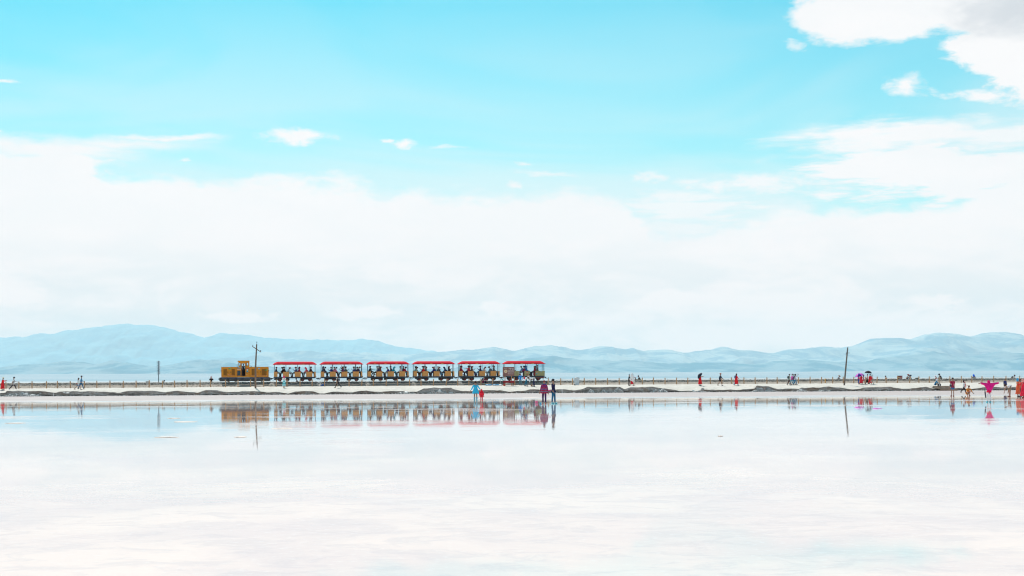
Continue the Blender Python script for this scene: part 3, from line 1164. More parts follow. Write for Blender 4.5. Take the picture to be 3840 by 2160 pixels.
def hat_mesh(p, kind):
    key = ('hat', p, kind)
    if key in CACHE:
        return CACHE[key]
    J = joints(p)
    hd = J['hd']
    fw = Vector((0, hd.z, -hd.y)).normalized()
    c = (J['head1'] + J['head2']) / 2
    rot = Matrix((Vector((1, 0, 0)), fw, hd)).transposed()
    mb = MB()
    mb.ell(c + hd * 0.055, (.103, .110, .095), rot, 12, 6, 0.0, 1.0)
    if kind == 'sunhat':
        mb.loft([[rot @ Vector((math.cos(k * .5236) * rr, math.sin(k * .5236) * rr, zz)) + c + hd * 0.055 for k in range(12)]
                 for rr, zz in ((.10, .012), (.20, -.012 + .0), (.205, -.03), (.10, -.006))])
    elif kind == 'cap':
        mb.loft([[c + hd * (0.06 + dz) + fw * (0.10 + math.cos(R(a)) * 0.09) * 1.0 + Vector((math.sin(R(a)) * .07, 0, 0)) for a in (-90, -60, -30, 0, 30, 60, 90)]
                 for dz in (0.008, -0.008)])
    me = mb.mesh('hat', [], True)
    CACHE[key] = me
    return me


def shoe_mesh(p, boots=False):
    key = ('shoe', p, boots)
    if key in CACHE:
        return CACHE[key]
    J = joints(p)
    mb = MB()
    for nm in 'LR':
        a, t_ = J['ankle' + nm], J['toe' + nm]
        mb.ell((a + t_) / 2 + Vector((0, -0.01, -0.02)), (.05, .135, .05), None, 10, 6)
        if boots:
            k = J['knee' + nm]
            mb.tube([a + Vector((0, 0, -.03)), sub(a, k, .3), sub(a, k, .75)], [.055, .06, .07], 8)
    me = mb.mesh('shoes', [], True)
    CACHE[key] = me
    return me


A0 = (5, 6, 12)          # arm hanging
POSES = {
    'stand': (0, 2, 0, -2, 0, A0, A0, 0),
    'stand_wide': (0, 5, 3, -5, 3, (10, 12, 20), (-5, 12, 10), 5),
    'walk': (5, 24, 8, -20, 14, (-22, 5, 15), (24, 5, 25), 3),
    'walk2': (7, -16, 20, 20, 6, (20, 6, 40), (-15, 5, 20), 8),
    'stride': (6, 30, 10, -26, 22, (28, 6, 55), (-24, 8, 30), 8),
    'phone': (4, 6, 4, -4, 4, (40, 8, 75), (42, 8, 75), 12),
    'sit': (6, 84, 82, 86, 84, (8, 8, 48), (12, 8, 45), 6),
    'sit_lean': (24, 82, 74, 86, 80, (22, 8, 34), (18, 8, 30), 18),
    'sit_back': (-8, 80, 70, 84, 76, (0, 10, 60), (5, 10, 60), 0),
    'sit_phone': (4, 86, 84, 84, 78, (30, 8, 110), (5, 10, 60), 5),
    'sit_armup': (4, 84, 80, 86, 82, (130, 12, 70), (10, 8, 50), 0),
    'sit_turn': (12, 70, 90, 95, 74, (70, 12, 20), (10, 14, 40), -6),
    'squat': (32, 112, 138, 116, 140, (30, 14, 20), (35, 14, 25), 5),
    'bend': (84, 6, 6, -4, 4, (10, 6, 8), (-4, 8, 10), 20),
    'bend_side': (40, 10, 8, -14, 8, (40, 6, 20), (50, 8, 25), 14),
    'tpose': (2, 4, 2, -4, 2, (8, 98, 0), (8, 98, 0), 10),
    'reach': (4, 5, 4, -5, 4, (20, 22, 20), (28, 30, 20), 6),
    'back_arm': (-3, 6, 3, -4, 3, (-12, 10, 10), (5, 5, 20), 0),
    'sit_ground': (22, 100, 112, 96, 108, (30, 8, 40), (32, 8, 36), 20),
}


def dress(o, me, name, m, t_):
    c = link(name, me, t_)
    if len(me.materials) == 0:
        me.materials.append(m)
    c.material_slots[0].link = 'OBJECT'
    c.material_slots[0].material = m
    return c


SEEN = set()


def person(label, loc, yaw, h=1.68, pose='stand', top=(60, 60, 70), sleeve=1.9, bottom=('trousers', (40, 45, 60)), shoes=(50, 45, 45),
           hair=('short', (22, 18, 18)), hat=None, hem=0.06, fat=1.0, boots=False, hero=False, group=None, bag=None):
    assert label not in SEEN, label
    SEEN.add(label)
    n = len(label.split())
    assert 4 <= n <= 16, (n, label)
    p = POSES[pose] if isinstance(pose, str) else pose
    t_ = thing('person', label, 'person', loc, yaw, group, h / 1.68)
    link('body', body_mesh(p, hero), t_)
    if top is not None:
        dress(t_, top_mesh(p, sleeve, hem, fat), 'jacket' if sleeve > 1.2 else 'shirt', cloth(top), t_)
    kind, bc = bottom
    if kind == 'trousers':
        dress(t_, trouser_mesh(p, 1.95), 'trousers', cloth(bc), t_)
    elif kind == 'shorts':
        dress(t_, trouser_mesh(p, 0.8), 'shorts', cloth(bc), t_)
    elif kind == 'skirt':
        dress(t_, skirt_mesh(p, 1.6, 0.24), 'skirt', cloth(bc), t_)
    elif kind == 'mini':
        dress(t_, skirt_mesh(p, 0.9, 0.20), 'skirt', cloth(bc), t_)
    elif kind == 'dress':
        dress(t_, skirt_mesh(p, 1.75, 0.30, True), 'dress', cloth(bc), t_)
    elif kind == 'poncho':
        dress(t_, skirt_mesh(p, 0.55, 0.28, True), 'raincoat', cloth(bc), t_)
    dress(t_, shoe_mesh(p, boots), 'shoes', cloth(shoes), t_)
    if hair:
        dress(t_, hair_mesh(p, hair[0]), 'hood' if hair[0] == 'hood' else 'hair', cloth(hair[1]), t_)
    if hat:
        dress(t_, hat_mesh(p, hat[0]), 'hat', cloth(hat[1]), t_)
    if bag:
        J = joints(p)
        key = ('bag', p, bag[0])
        if key not in CACHE:
            mb = MB()
            if bag[0] == 'back':
                c = sub(J['spine'], J['chest'], .6)
                td = (J['chest'] - J['spine']).normalized()
                bk = Vector((0, -td.z, td.y))
                mb.ell(c + bk * 0.2, (.15, .10, .22), (R(-p[0]), 0, 0))
                for s_ in (-1, 1):
                    mb.tube([J['chest'] + Vector((s_ * .1, 0, .1)) + bk * .14, J['chest'] + Vector((s_ * .1, 0, .06)) - bk * .12, J['spine'] + Vector((s_ * .12, 0, 0)) - bk * .05], .015, 6)
            else:
                c = J['hip' + 'L'] + Vector((-.16, -.08, .06))
                mb.ell(c, (.07, .15, .13))
                mb.tube([c + Vector((0, 0, .1)), J['chest'] + Vector((0, .14, .0)), J['shoulderR'] + Vector((-.05, 0, .07))], .012, 6)
            CACHE[key] = mb.mesh('bag', [], True)
        dress(t_, CACHE[key], 'bag', cloth(bag[1]), t_)
    return t_


RIGHT, LEFT, AWAY, TOWARD = TH - R(90), TH + R(90), TH, TH + R(180)


def on_bank(px, py, lo=181.8, hi=189.4):
    best = None
    for v in np.arange(lo, hi, 0.2):
        u = U(px, v)
        d = abs(ZP(px, py, v) - ground(u, v))
        if best is None or d < best[0] - 1e-4:
            best = (d, u, v)
    _, u, v = best
    return W(u, v, ground(u, v)), v


def bankman(label, px, foot_y, top_y, yaw, lo=183.0, **k):
    loc, v = on_bank(px, foot_y, lo)
    h = (foot_y - top_y) / SC(px, v)
    f = k.pop('hs', 1.0)
    return person(label, loc, yaw, h=h * f, **k)


def flatman(label, px, foot_y, top_y, yaw, **k):
    u, v = flat(px, foot_y)
    h = (foot_y - top_y) / SC(px, v) * k.pop('hs', 1.0)
    return person(label, W(u, v, 0.0), yaw, h=h, hero=True, **k)


def farman(label, px, top_y, yaw, pose='stand', v=196.3, h=1.65, **k):
    p = POSES[pose]
    J = joints(p)
    top = (J['head2'].z + 0.09) * h / 1.68
    z = ZP(px, top_y, v) - top
    return person(label, W(U(px, v), v, z), yaw, h=h, pose=pose, **k)


# ================================================================== TRAIN MATERIALS
RED = mat('red_roof_paint', (0.74, 0.010, 0.030), 0.8, 0.06, 3, spec=0.06)
TAN = mat('tan_panel', (0.86, 0.38, 0.10), 0.6, 0.05, 4)
KHAKI = mat('khaki_panel', (0.42, 0.38, 0.17), 0.55, 0.06, 4)
STEEL = mat('dark_blue_steel', (0.045, 0.075, 0.11), 0.5, 0.2, 6)
BLACK = mat('black_iron', (0.018, 0.020, 0.026), 0.6, 0.3, 8)
NAVY = mat('navy_frame', (0.020, 0.035, 0.075), 0.5, 0.2, 5)
GREYF = mat('grey_frame', (0.060, 0.062, 0.065), 0.7, 0.3, 6)
WHEELR = mat('red_wheel_paint', (0.30, 0.025, 0.02), 0.6, 0.3, 10)
TYRE = mat('rail_steel', (0.10, 0.055, 0.04), 0.5, 0.3, 10)
LOCO = mat('ochre_paint', (0.82, 0.29, 0.014), 0.5, 0.07, 3, spec=0.3)
LOUV = mat('brown_louvre', (0.38, 0.155, 0.010), 0.6, 0.1, 6)
SEATM = mat('dark_seat', (0.05, 0.055, 0.05), 0.7, 0.2, 6)
CHAIN = mat('green_rope', (0.03, 0.10, 0.05), 0.6, 0.2, 20)
EMB = mat('yellow_emblem', (0.75, 0.55, 0.10), 0.5, 0.1, 20)
CREAM = mat('cream_trim', (0.80, 0.66, 0.48), 0.6, 0.1, 5)
WOOD = mat('post_wood', (0.52, 0.30, 0.155), 0.8, 0.25, 4, 0.01, 18)
WOODD = mat('old_wood', (0.235, 0.165, 0.12), 0.85, 0.3, 5, 0.01, 18)
ROPE = mat('rope', (0.62, 0.52, 0.42), 0.9, 0.15, 30)
GLASS = bpy.data.materials.new('window_glass')
GLASS.use_nodes = True
_g = GLASS.node_tree
_g.nodes['Principled BSDF'].inputs['Transmission Weight'].default_value = 1.0
_g.nodes['Principled BSDF'].inputs['Roughness'].default_value = 0.02
_g.nodes['Principled BSDF'].inputs['IOR'].default_value = 1.05
_g.nodes['Principled BSDF'].inputs['Base Color'].default_value = (0.86, 0.93, 0.95, 1)


def decal(parent, pts, yv, m, name='sticker'):
    """thin painted piece on the camera-facing side: pts are (x, z)"""
    mb = MB()
    mb.plate([(x, yv, z) for x, z in pts], 0.004)
    return mb.obj(name, m, parent)


def oval(cx, cz, rx, rz, n=14, rot=0):
    return [(cx + rx * math.cos(a) * math.cos(rot) - rz * math.sin(a) * math.sin(rot),
             cz + rx * math.cos(a) * math.sin(rot) + rz * math.sin(a) * math.cos(rot)) for a in [2 * math.pi * i / n for i in range(n)]]


def leaf(cx, cz, L_, w, rot):
    out = []
    for i in range(7):
        t_ = i / 6
        out.append((-L_ / 2 + L_ * t_, w * math.sin(math.pi * t_)))
    for i in range(5, 0, -1):
        t_ = i / 6
        out.append((-L_ / 2 + L_ * t_, -w * 0.6 * math.sin(math.pi * t_)))
    c_, s_ = math.cos(rot), math.sin(rot)
    return [(cx + x * c_ - z * s_, cz + x * s_ + z * c_) for x, z in out]


# ================================================================== CARRIAGE
POSTX = [-2.59, -1.12, 0.36, 1.83, 2.58]
PANELX = [(-2.64, -2.20), (-1.50, -0.73), (-0.02, 0.75), (1.45, 2.22), (2.48, 2.66)]
HW = 0.66


def roof_mesh():
    mb = MB()
    rings = []
    ny = 15
    xs_ = [-2.78, -2.74, -2.66, -2.56, -2.42, -2.26, -2.08, -1.4, -.7, 0, .7, 1.4, 2.08, 2.26, 2.42, 2.56, 2.66, 2.74, 2.78]
    for x in xs_:
        f = 1 - max(0.0, (abs(x) - 2.05) / 0.73) ** 2.0
        ring = []
        for j in range(ny):
            y = -0.86 + 1.72 * j / (ny - 1)
            gg = max(0.0, 1 - (abs(y) / 0.86) ** 2.4)
            zz = 2.22 + 0.35 * f * gg
            if abs(abs(y) - 0.737) < .01:      # pressed fold along the side
                zz += 0.012
            ring.append(Vector((x, y, zz)))
        ring += [Vector((x, 0.86, 2.175)), Vector((x, -0.86, 2.175))]
        rings.append(ring)
    mb.loft(rings)
    return mb


def carriage_proto(last=False):
    t_ = thing('train_carriage', 'x', 'train carriage', (0, 0, 0))
    PM = KHAKI if last else TAN
    rf = roof_mesh().obj('roof', RED, t_, smooth=False)
    for x in (-1.7, -0.36, 1.08):
        mb = MB()
        mb.plate([(xx, -0.866, zz) for xx, zz in oval(x, 2.235, 0.19, 0.022)], 0.004)
        mb.obj('emblem', EMB, rf)
    mb = MB()
    mb.bbox((0, 0, 0.555), (5.42, 1.44, 0.09), 0.012)
    for y in (-.5, .5):
        mb.box((0, y, 0.47), (5.2, 0.08, 0.08))
    mb.obj('chassis', STEEL, t_)
    MB().box((0, 0, 0.607), (5.36, 1.40, 0.014)).obj('floor', mat('floor_board', (0.16, 0.17, 0.18), 0.7, 0.2, 4), t_)
    post = MB().bbox((0, 0, 0), (0.055, 0.055, 1.575), 0.008).mesh('post', [STEEL])
    for x in POSTX:
        for y in (-HW, HW):
            link('post', post, t_, (x, y, 0.614 + 0.785))
    beam = MB()
    for y in (-HW, HW):
        beam.box((0, y, 2.19), (5.3, 0.06, 0.03))
    beam.obj('roof_beam', STEEL, t_)
    for i, (a, b_) in enumerate(PANELX):
        for y in (-0.70, 0.70):
            mb = MB()
            mb.bbox(((a + b_) / 2, y, 0.945), (b_ - a, 0.035, 0.65), 0.008)
            mb.obj('side_panel', PM, t_)
    sb = MB()
    for xx, sd_ in ((-1.12, 2), (0.36, 2), (1.83, 2), (-2.45, 1)):
        b2 = MB()
        if sd_ == 2:
            b2.bbox((xx, 0, 0.97), (0.76, 1.3, 0.06), 0.01)
            b2.bbox((xx, 0, 1.17), (0.06, 1.3, 0.36), 0.01)
            b2.box((xx, 0, 0.79), (0.5, 1.2, 0.30))
        else:
            b2.bbox((xx + .05, 0, 0.97), (0.40, 1.3, 0.06), 0.01)
            b2.bbox((xx - .14, 0, 1.17), (0.06, 1.3, 0.36), 0.01)
            b2.box((xx, 0, 0.79), (0.3, 1.2, 0.30))
        b2.obj('bench', SEATM, t_)
    for a, b_ in ((-2.20, -1.50), (-0.73, -0.02), (0.75, 1.45)):
        pts = [(a + (b_ - a) * k / 6, -0.70, 1.16 - 0.13 * math.sin(math.pi * k / 6)) for k in range(7)]
        MB().tube(pts, 0.016, 6).obj('safety_rope', CHAIN, t_)
    for xc in (-1.43, 1.44):
        bg_ = MB()
        for y in (-.42, .42):
            pr = [(-.72, .44), (.72, .44), (.78, .36), (.74, .16), (.60, .08), (.36, .08), (.20, .26), (-.20, .26), (-.36, .08), (-.60, .08), (-.74, .16), (-.78, .36)]
            bg_.plate([(xc + x, y - .03, z) for x, z in pr], 0.06)
        bg_.box((xc, 0, 0.36), (0.2, 0.9, 0.12))
        bo = bg_.obj('bogie', BLACK, t_)
        for wx in (-.46, .46):
            for y in (-.37, .37):
                w_ = MB()
                w_.tube([(xc + wx, y - .035, .19), (xc + wx, y + .035, .19)], .19, 18)
                w_.cur = 1
                w_.tube([(xc + wx, y - .115, .19), (xc + wx, y - .036, .19)] if y < 0 else [(xc + wx, y + .036, .19), (xc + wx, y + .115, .19)], .115, 14)
                wh = link('wheel', w_.mesh('wheel', [TYRE, WHEELR]), bo)
    cp = MB()
    cp.box((2.82, 0, 0.42), (0.28, 0.1, 0.1))
    cp.box((2.93, 0, 0.42), (0.1, 0.2, 0.16))
    cp.obj('coupler', BLACK, t_)
    cp = MB()
    cp.box((-2.82, 0, 0.42), (0.28, 0.1, 0.1))
    cp.box((-2.93, 0, 0.42), (0.1, 0.2, 0.16))
    cp.obj('coupler', BLACK, t_)
    mb = MB()
    mb.tube([(2.72, -.3, .50), (2.85, -.3, .30), (3.03, -.3, .22), (3.21, -.3, .30), (3.33, -.3, .48)], 0.018, 6)
    mb.obj('brake_hose', BLACK, t_)
    return t_


ZT = ZR
car_px = [(1025.8, 1185.6), (1202, 1360.2), (1377.6, 1533.8), (1550, 1705), (1721, 1875), (1889.7, 2043.9)]
car_u = [U((a + b_) / 2, VT - 0.7) for a, b_ in car_px]
ordn = ['first', 'second', 'third', 'fourth', 'fifth', 'sixth']
proto = carriage_proto()
under = [None, 'battery', 'tank', None, None]
cars = []
for i in range(5):
    c = proto if i == 0 else copy_tree(proto)
    c.location = W(car_u[i], VT, ZT)
    c.rotation_euler.z = TH
    c['label'] = ('red roofed open carriage with tan panels, coupled directly behind the ochre locomotive' if i == 0 else
                  'red roofed open carriage with tan panels, %s carriage behind the locomotive' % ordn[i])
    c['group'] = 'red roofed carriages of the tourist train'
    cars.append(c)
# under-floor boxes seen on single carriages
MB().bbox((-2.4, -.3, .34), (.42, .5, .24), .02).obj('step_box', GREYF, cars[0])
MB().bbox((0.32, -.25, .36), (1.0, .6, .17), .03).obj('air_tank', BLACK, cars[2])
MB().bbox((-0.30, -.3, .30), (.42, .6, .26), .02).obj('battery_box', BLACK, cars[2])
MB().bbox((-2.25, -.3, .37), (.40, .5, .18), .02).obj('step_box', GREYF, cars[3])
MB().bbox((2.35, -.3, .37), (.34, .5, .20), .02).obj('step_box', GREYF, cars[3])
MB().bbox((-2.25, -.3, .37), (.40, .5, .18), .02).obj('step_box', GREYF, cars[4])
for k_ in (1, 2):
    mb = MB()
    for j in range(4):
        mb.cur = j % 2
        mb.box((-2.78, -.45, .30 + j * .06), (.09, .09, .058))
    mb.obj('buffer_lamp', [mat('red_stripe', (.6, .03, .02), .5), mat('white_stripe', (.75, .75, .75), .5)], cars[k_])
last = carriage_proto(True)
last.location = W(car_u[5], VT, ZT)
last.rotation_euler.z = TH
last['label'] = 'red roofed end carriage with khaki stickered panels and a glazed cab'
last['group'] = 'red roofed carriages of the tourist train'
# glazed cab end of the last carriage
GREEN = mat('green_sticker', (0.05, 0.42, 0.10), .5, .2, 12)
TEAL = mat('teal_sticker', (0.03, 0.42, 0.50), .5, .15, 12)
BLUES = mat('blue_sticker', (0.05, 0.40, 0.75), .5, .15, 12)
REDS = mat('red_sticker', (0.55, 0.05, 0.04), .5, .15, 12)
PINKS = mat('pink_sticker', (0.80, 0.32, 0.28), .5, .15, 12)
BROWNS = mat('brown_sticker', (0.25, 0.10, 0.03), .5, .15, 12)
WHITES = mat('white_paint', (0.78, 0.78, 0.76), .5, .05, 8)
for y in (-.72, .72):
    MB().bbox((2.05, y, .945), (1.2, .03, .652), .008).obj('side_panel', KHAKI, last)
    pane = MB().box((2.27, y * .93, 1.75), (.62, .012, .80)).obj('window_pane', GLASS, last)
MB().bbox((1.55, -HW, 1.4), (.05, .05, 1.55), .006).obj('post', STEEL, last)
MB().bbox((2.68, 0, .945), (.03, 1.36, .65), .006).obj('end_panel', KHAKI, last)
MB().box((2.63, 0, 1.75), (.012, 1.26, .80)).obj('window_pane', GLASS, last)
MB().box((2.1, -.55, .38), (1.0, .06, .2)).obj('cab_skirt', mat('dull_red', (0.22, .07, .06), .6), last)
MB().box((2.5, -.5, .12), (.06, .06, .36)).obj('guard_iron', mat('dull_red', (0.22, .07, .06), .6), last)
Yd = -.742
for (cx, cz, w_, h_, m_) in ((1.62, 1.13, .12, .05, BROWNS), (1.64, 1.02, .08, .06, PINKS), (1.63, .88, .09, .09, TEAL), (1.6, .76, .05, .04, BROWNS)):
    decal(last, oval(cx, cz, w_, h_), Yd, m_)
for (cx, cz, w_, r_, m_) in ((2.22, 1.14, .10, .2, BLUES), (2.42, .98, .07, -.3, GREEN), (2.05, .92, .05, 0.5, GREEN), (1.2, 1.0, .0001, 0, GREEN)):
    if w_ > .01:
        decal(last, leaf(cx, cz, w_ * 2, w_ * .5, r_), Yd, m_)
for (cx, cz, w_, h_, m_) in ((.36, 1.17, .13, .04, REDS), (.36, 1.07, .09, .07, PINKS), (.40, .93, .12, .07, KHAKI), (.40, .78, .15, .05, REDS)):
    decal(last, oval(cx, cz, w_, h_), -.722, m_)

# ================================================================== LOCOMOTIVE
lu_ = U(918.5, VT - 0.72)
loco = thing('locomotive', 'small ochre diesel locomotive with a central cab at the head of the train', 'locomotive', W(lu_, VT, ZT), TH)


def zl(d):
    return 3.478 - d / 378.7


def xl(d):
    return (d - 1269) / 378.7


LW = 0.72
for a, b_ in ((150, 905), (1480, 2395)):
    x0, x1 = xl(a), xl(b_)
    h = MB()
    h.bbox(((x0 + x1) / 2, 0, (zl(600) + .6) / 2), (x1 - x0, LW * 2, zl(600) - .6), .02)
    h.obj('hood', LOCO, loco)
    MB().bbox(((x0 + x1) / 2, 0, zl(595) + .004), (x1 - x0 + .02, LW * 2 + .03, .022), .006).obj('hood_lid', CREAM, loco)
for a, b_ in ((255, 415), (640, 800), (1590, 1760), (2065, 2300)):
    x0, x1 = xl(a), xl(b_)
    lf = MB().box(((x0 + x1) / 2, -LW - .006, 1.24), (x1 - x0, .012, .81)).obj('louvre_panel', LOUV, loco)
    sl = MB().box((0, 0, 0), (x1 - x0 - .03, .024, .03), (R(35), 0, 0)).mesh('slat', [LOUV])
    for k in range(12):
        link('slat', sl, lf, ((x0 + x1) / 2, -LW - .02, .89 + k * .063))
for d_ in (510, 1910, 560):
    MB().box((xl(d_), -LW - .004, 1.25), (.014, .008, 1.0)).obj('door_seam', LOUV, loco)
for d_ in (460, 595, 1860, 2010):
    MB().bbox((xl(d_), -LW - .02, 1.26), (.13, .04, .085), .01).obj('door_handle', mat('dark_brown', (.06, .025, .012), .5), loco)
# cab walls with real openings, both sides
cx0, cx1 = -0.80, 0.54
zt, zb = 2.56, .613
for y in (-.70, .70):
    w_ = MB()
    def seg(xa, xb, za, zb_):
        w_.box(((xa + xb) / 2, y, (za + zb_) / 2), (xb - xa, .04, zb_ - za))
    wl, wr = (-.79 + .02, -.565), (.20, .415)
    seg(cx0, cx1, 2.435, zt)                       # lintel
    seg(cx0, wl[0], 1.92, 2.435)
    seg(wl[1], -.433, .758, 2.435)
    seg(.055, wr[0], .758, 2.435)
    seg(wr[1], cx1, 1.92, 2.435)
    seg(-.433, .055, 2.34, 2.435)
    seg(wl[0], wl[1], 1.92, 2.08)
    seg(wr[0], wr[1], 1.92, 2.08)
    seg(-.96, wl[1], .758, 1.92)
    seg(wr[0], .557, .758, 1.92)
    seg(-.96, .557, zb, .758)
    w_.obj('cab_wall', LOCO, loco)
    for (a, b_) in (wl, wr):
        fr = MB()
        for (xa, xb, za, zc) in ((a - .02, b_ + .02, 2.425, 2.447), (a - .02, b_ + .02, 2.068, 2.09), (a - .015, a + .012, 2.08, 2.435), (b_ - .012, b_ + .015, 2.08, 2.435)):
            fr.box(((xa + xb) / 2, y - .026 * (1 if y < 0 else -1), (za + zc) / 2), (xb - xa, .012, zc - za))
        f_ = fr.obj('window', mat('dark_brown', (.06, .025, .012), .5), loco)
        MB().box(((a + b_) / 2, y, 2.257), (b_ - a, .006, .355)).obj('pane', GLASS, f_)
for x in (cx0 + .02, cx1 - .02):
    e_ = MB()
    e_.box((x, 0, 2.0), (.04, 1.36, .2))
    e_.box((x, 0, 2.5), (.04, 1.36, .12))
    for y in (-.62, 0, .62):
        e_.box((x, y, 2.27), (.04, .12, .35))
    e_.obj('cab_end', LOCO, loco)
dr = MB()
dr.box((-.42, -.728, 1.55), (.035, .012, 1.6)); dr.box((.045, -.728, 1.55), (.035, .012, 1.6)); dr.box((-.19, -.728, 2.35), (.5, .012, .03))
dr.obj('door_frame', mat('dark_brown', (.06, .025, .012), .5), loco)
MB().box((-.19, .5, 1.25), (.50, .05, 1.0)).obj('control_desk', BLACK, loco)
MB().box((-.19, 0, .70), (1.3, 1.3, .05)).obj('cab_floor', BLACK, loco)
rf = MB()
rf.bbox((xl(1202), 0, 2.625), (1.46, 1.56, .135), .02)
rf.obj('cab_roof', LOCO, loco)
MB().bbox((xl(1202), 0, 2.702), (1.42, 1.5, .022), .006).obj('roof_lid', CREAM, loco)
MB().bbox((xl(985), -.735, 1.125), (.41, .03, .63), .006).obj('blue_hatch', mat('blue_black', (.015, .06, .09), .4), loco)
MB().box((xl(990), -.73, 1.80), (.35, .02, .23)).obj('number_plate', mat('plate_grey', (.38, .33, .27), .6), loco)
MB().bbox((xl(985), -.74, 1.575), (.5, .04, .07), .006).obj('hand_rail_box', CREAM, loco)
mr = MB(); mr.tube([(xl(905), -.74, 1.72), (xl(905), -.74, 2.31), (xl(960), -.74, 2.31)], .014, 6); mr.obj('grab_rail', STEEL, loco)
mr = MB(); mr.tube([(-.33, -.74, .80), (-.33, -.74, 1.6)], .012, 6); mr.obj('grab_rail', STEEL, loco)
hn = MB(); hn.tube([(.72, -.2, 1.9), (.75, -.2, 2.03), (.70, -.2, 2.08)], .02, 6); hn.tube([(.80, -.2, 1.99), (.88, -.2, 1.97)], [.02, .05], 8); hn.obj('horn', BLACK, loco)
for x, rz_ in ((xl(550), .05), (xl(2280), .55)):
    decal(loco, leaf(x, zl(680) if x < 0 else zl(755), .44, .085, rz_), -LW - .03, GREEN)
    decal(loco, leaf(x + .1, (zl(672) if x < 0 else zl(735)), .26, .05, rz_), -LW - .035, mat('light_green_sticker', (.18, .62, .18), .5))
decal(loco, oval(xl(1945), zl(675), .15, .095), -LW - .010, TEAL)
decal(loco, oval(xl(1945), zl(668), .12, .05), -LW - .016, WHITES)
decal(loco, oval(xl(1945), zl(680), .10, .035), -LW - .021, BLUES)
rr_ = random.Random(3)
for x in [xl(170 + 75 * k) for k in range(9)] + [xl(1560 + 75 * k) for k in range(9)]:
    decal(loco, leaf(x, zl(1030) + rr_.uniform(-.03, .03), .20, .022, rr_.uniform(-.2, .3)), -LW - .010, PINKS, 'flower_sticker')
decal(loco, leaf(xl(500), zl(965), .26, .04, .4), -LW - .024, PINKS, 'flower_sticker')
decal(loco, leaf(xl(2305), zl(1020), .2, .05, -.3), -LW - .026, PINKS, 'flower_sticker')
for (cx, cz, w_, h_, m_, ro) in ((1390, 668, .19, .05, REDS, 0), (1388, 735, .10, .09, WHITES, .1), (1385, 810, .13, .11, TEAL, -.2), (1365, 885, .04, .07, BROWNS, 0), (1470, 860, .05, .04, BROWNS, .3),
                              (1455, 725, .035, .09, GREEN, -.2), (1365, 960, .02, .07, WHITES, .1)):
    decal(loco, oval(xl(cx), zl(cz), w_, h_, 14, ro), -.745 - .0, m_)
fr = MB()
fr.bbox((0, 0, .49), (6.16, 1.50, .20), .02)
fr.obj('frame', NAVY, loco)
fr = MB()
fr.bbox((0, 0, .24), (6.24, 1.46, .28), .02)
fr.obj('frame_skirt', GREYF, loco)
MB().bbox((xl(1160), -.735, .33), (.30, .05, .16), .02).obj('step', NAVY, loco)
for x in (-2.1, -1.15, 1.15, 2.1):
    for y in (-.38, .38):
        w_ = MB()
        w_.tube([(x, y - .04, .22), (x, y + .04, .22)], .22, 18)
        w_.cur = 1
        w_.tube([(x, y - .06, .22), (x, y - .041, .22)], .12, 12)
        link('wheel', w_.mesh('wheel', [TYRE, WHEELR]), loco)
for sx in (-1, 1):
    b2 = MB()
    b2.bbox((sx * 3.14, 0, .34), (.10, 1.45, .46), .02)
    b2.box((sx * 3.24, 0, .38), (.20, .14, .16))
    b2.obj('buffer_beam', BLACK, loco)
    for z_ in (1.42,):
        MB().tube([(sx * 2.97, -.5, z_), (sx * 3.03, -.5, z_)], .07, 10).obj('headlight', STEEL, loco)
hs = MB(); hs.tube([(3.2, -.3, .44), (3.35, -.3, .25), (3.55, -.3, .18), (3.72, -.3, .28), (3.8, -.3, .42)], .02, 6); hs.obj('brake_hose', BLACK, loco)


def rail_at(u_, dx, dy, dz):
    return W(u_ + dx, VT + dy, ZT + dz)


person('driver in dark clothes standing in the doorway of the ochre locomotive cab', rail_at(lu_, -.20, -.42, .73), TOWARD + .4, h=1.55, pose='phone',
       top=(28, 28, 40), bottom=('trousers', (15, 15, 20)))

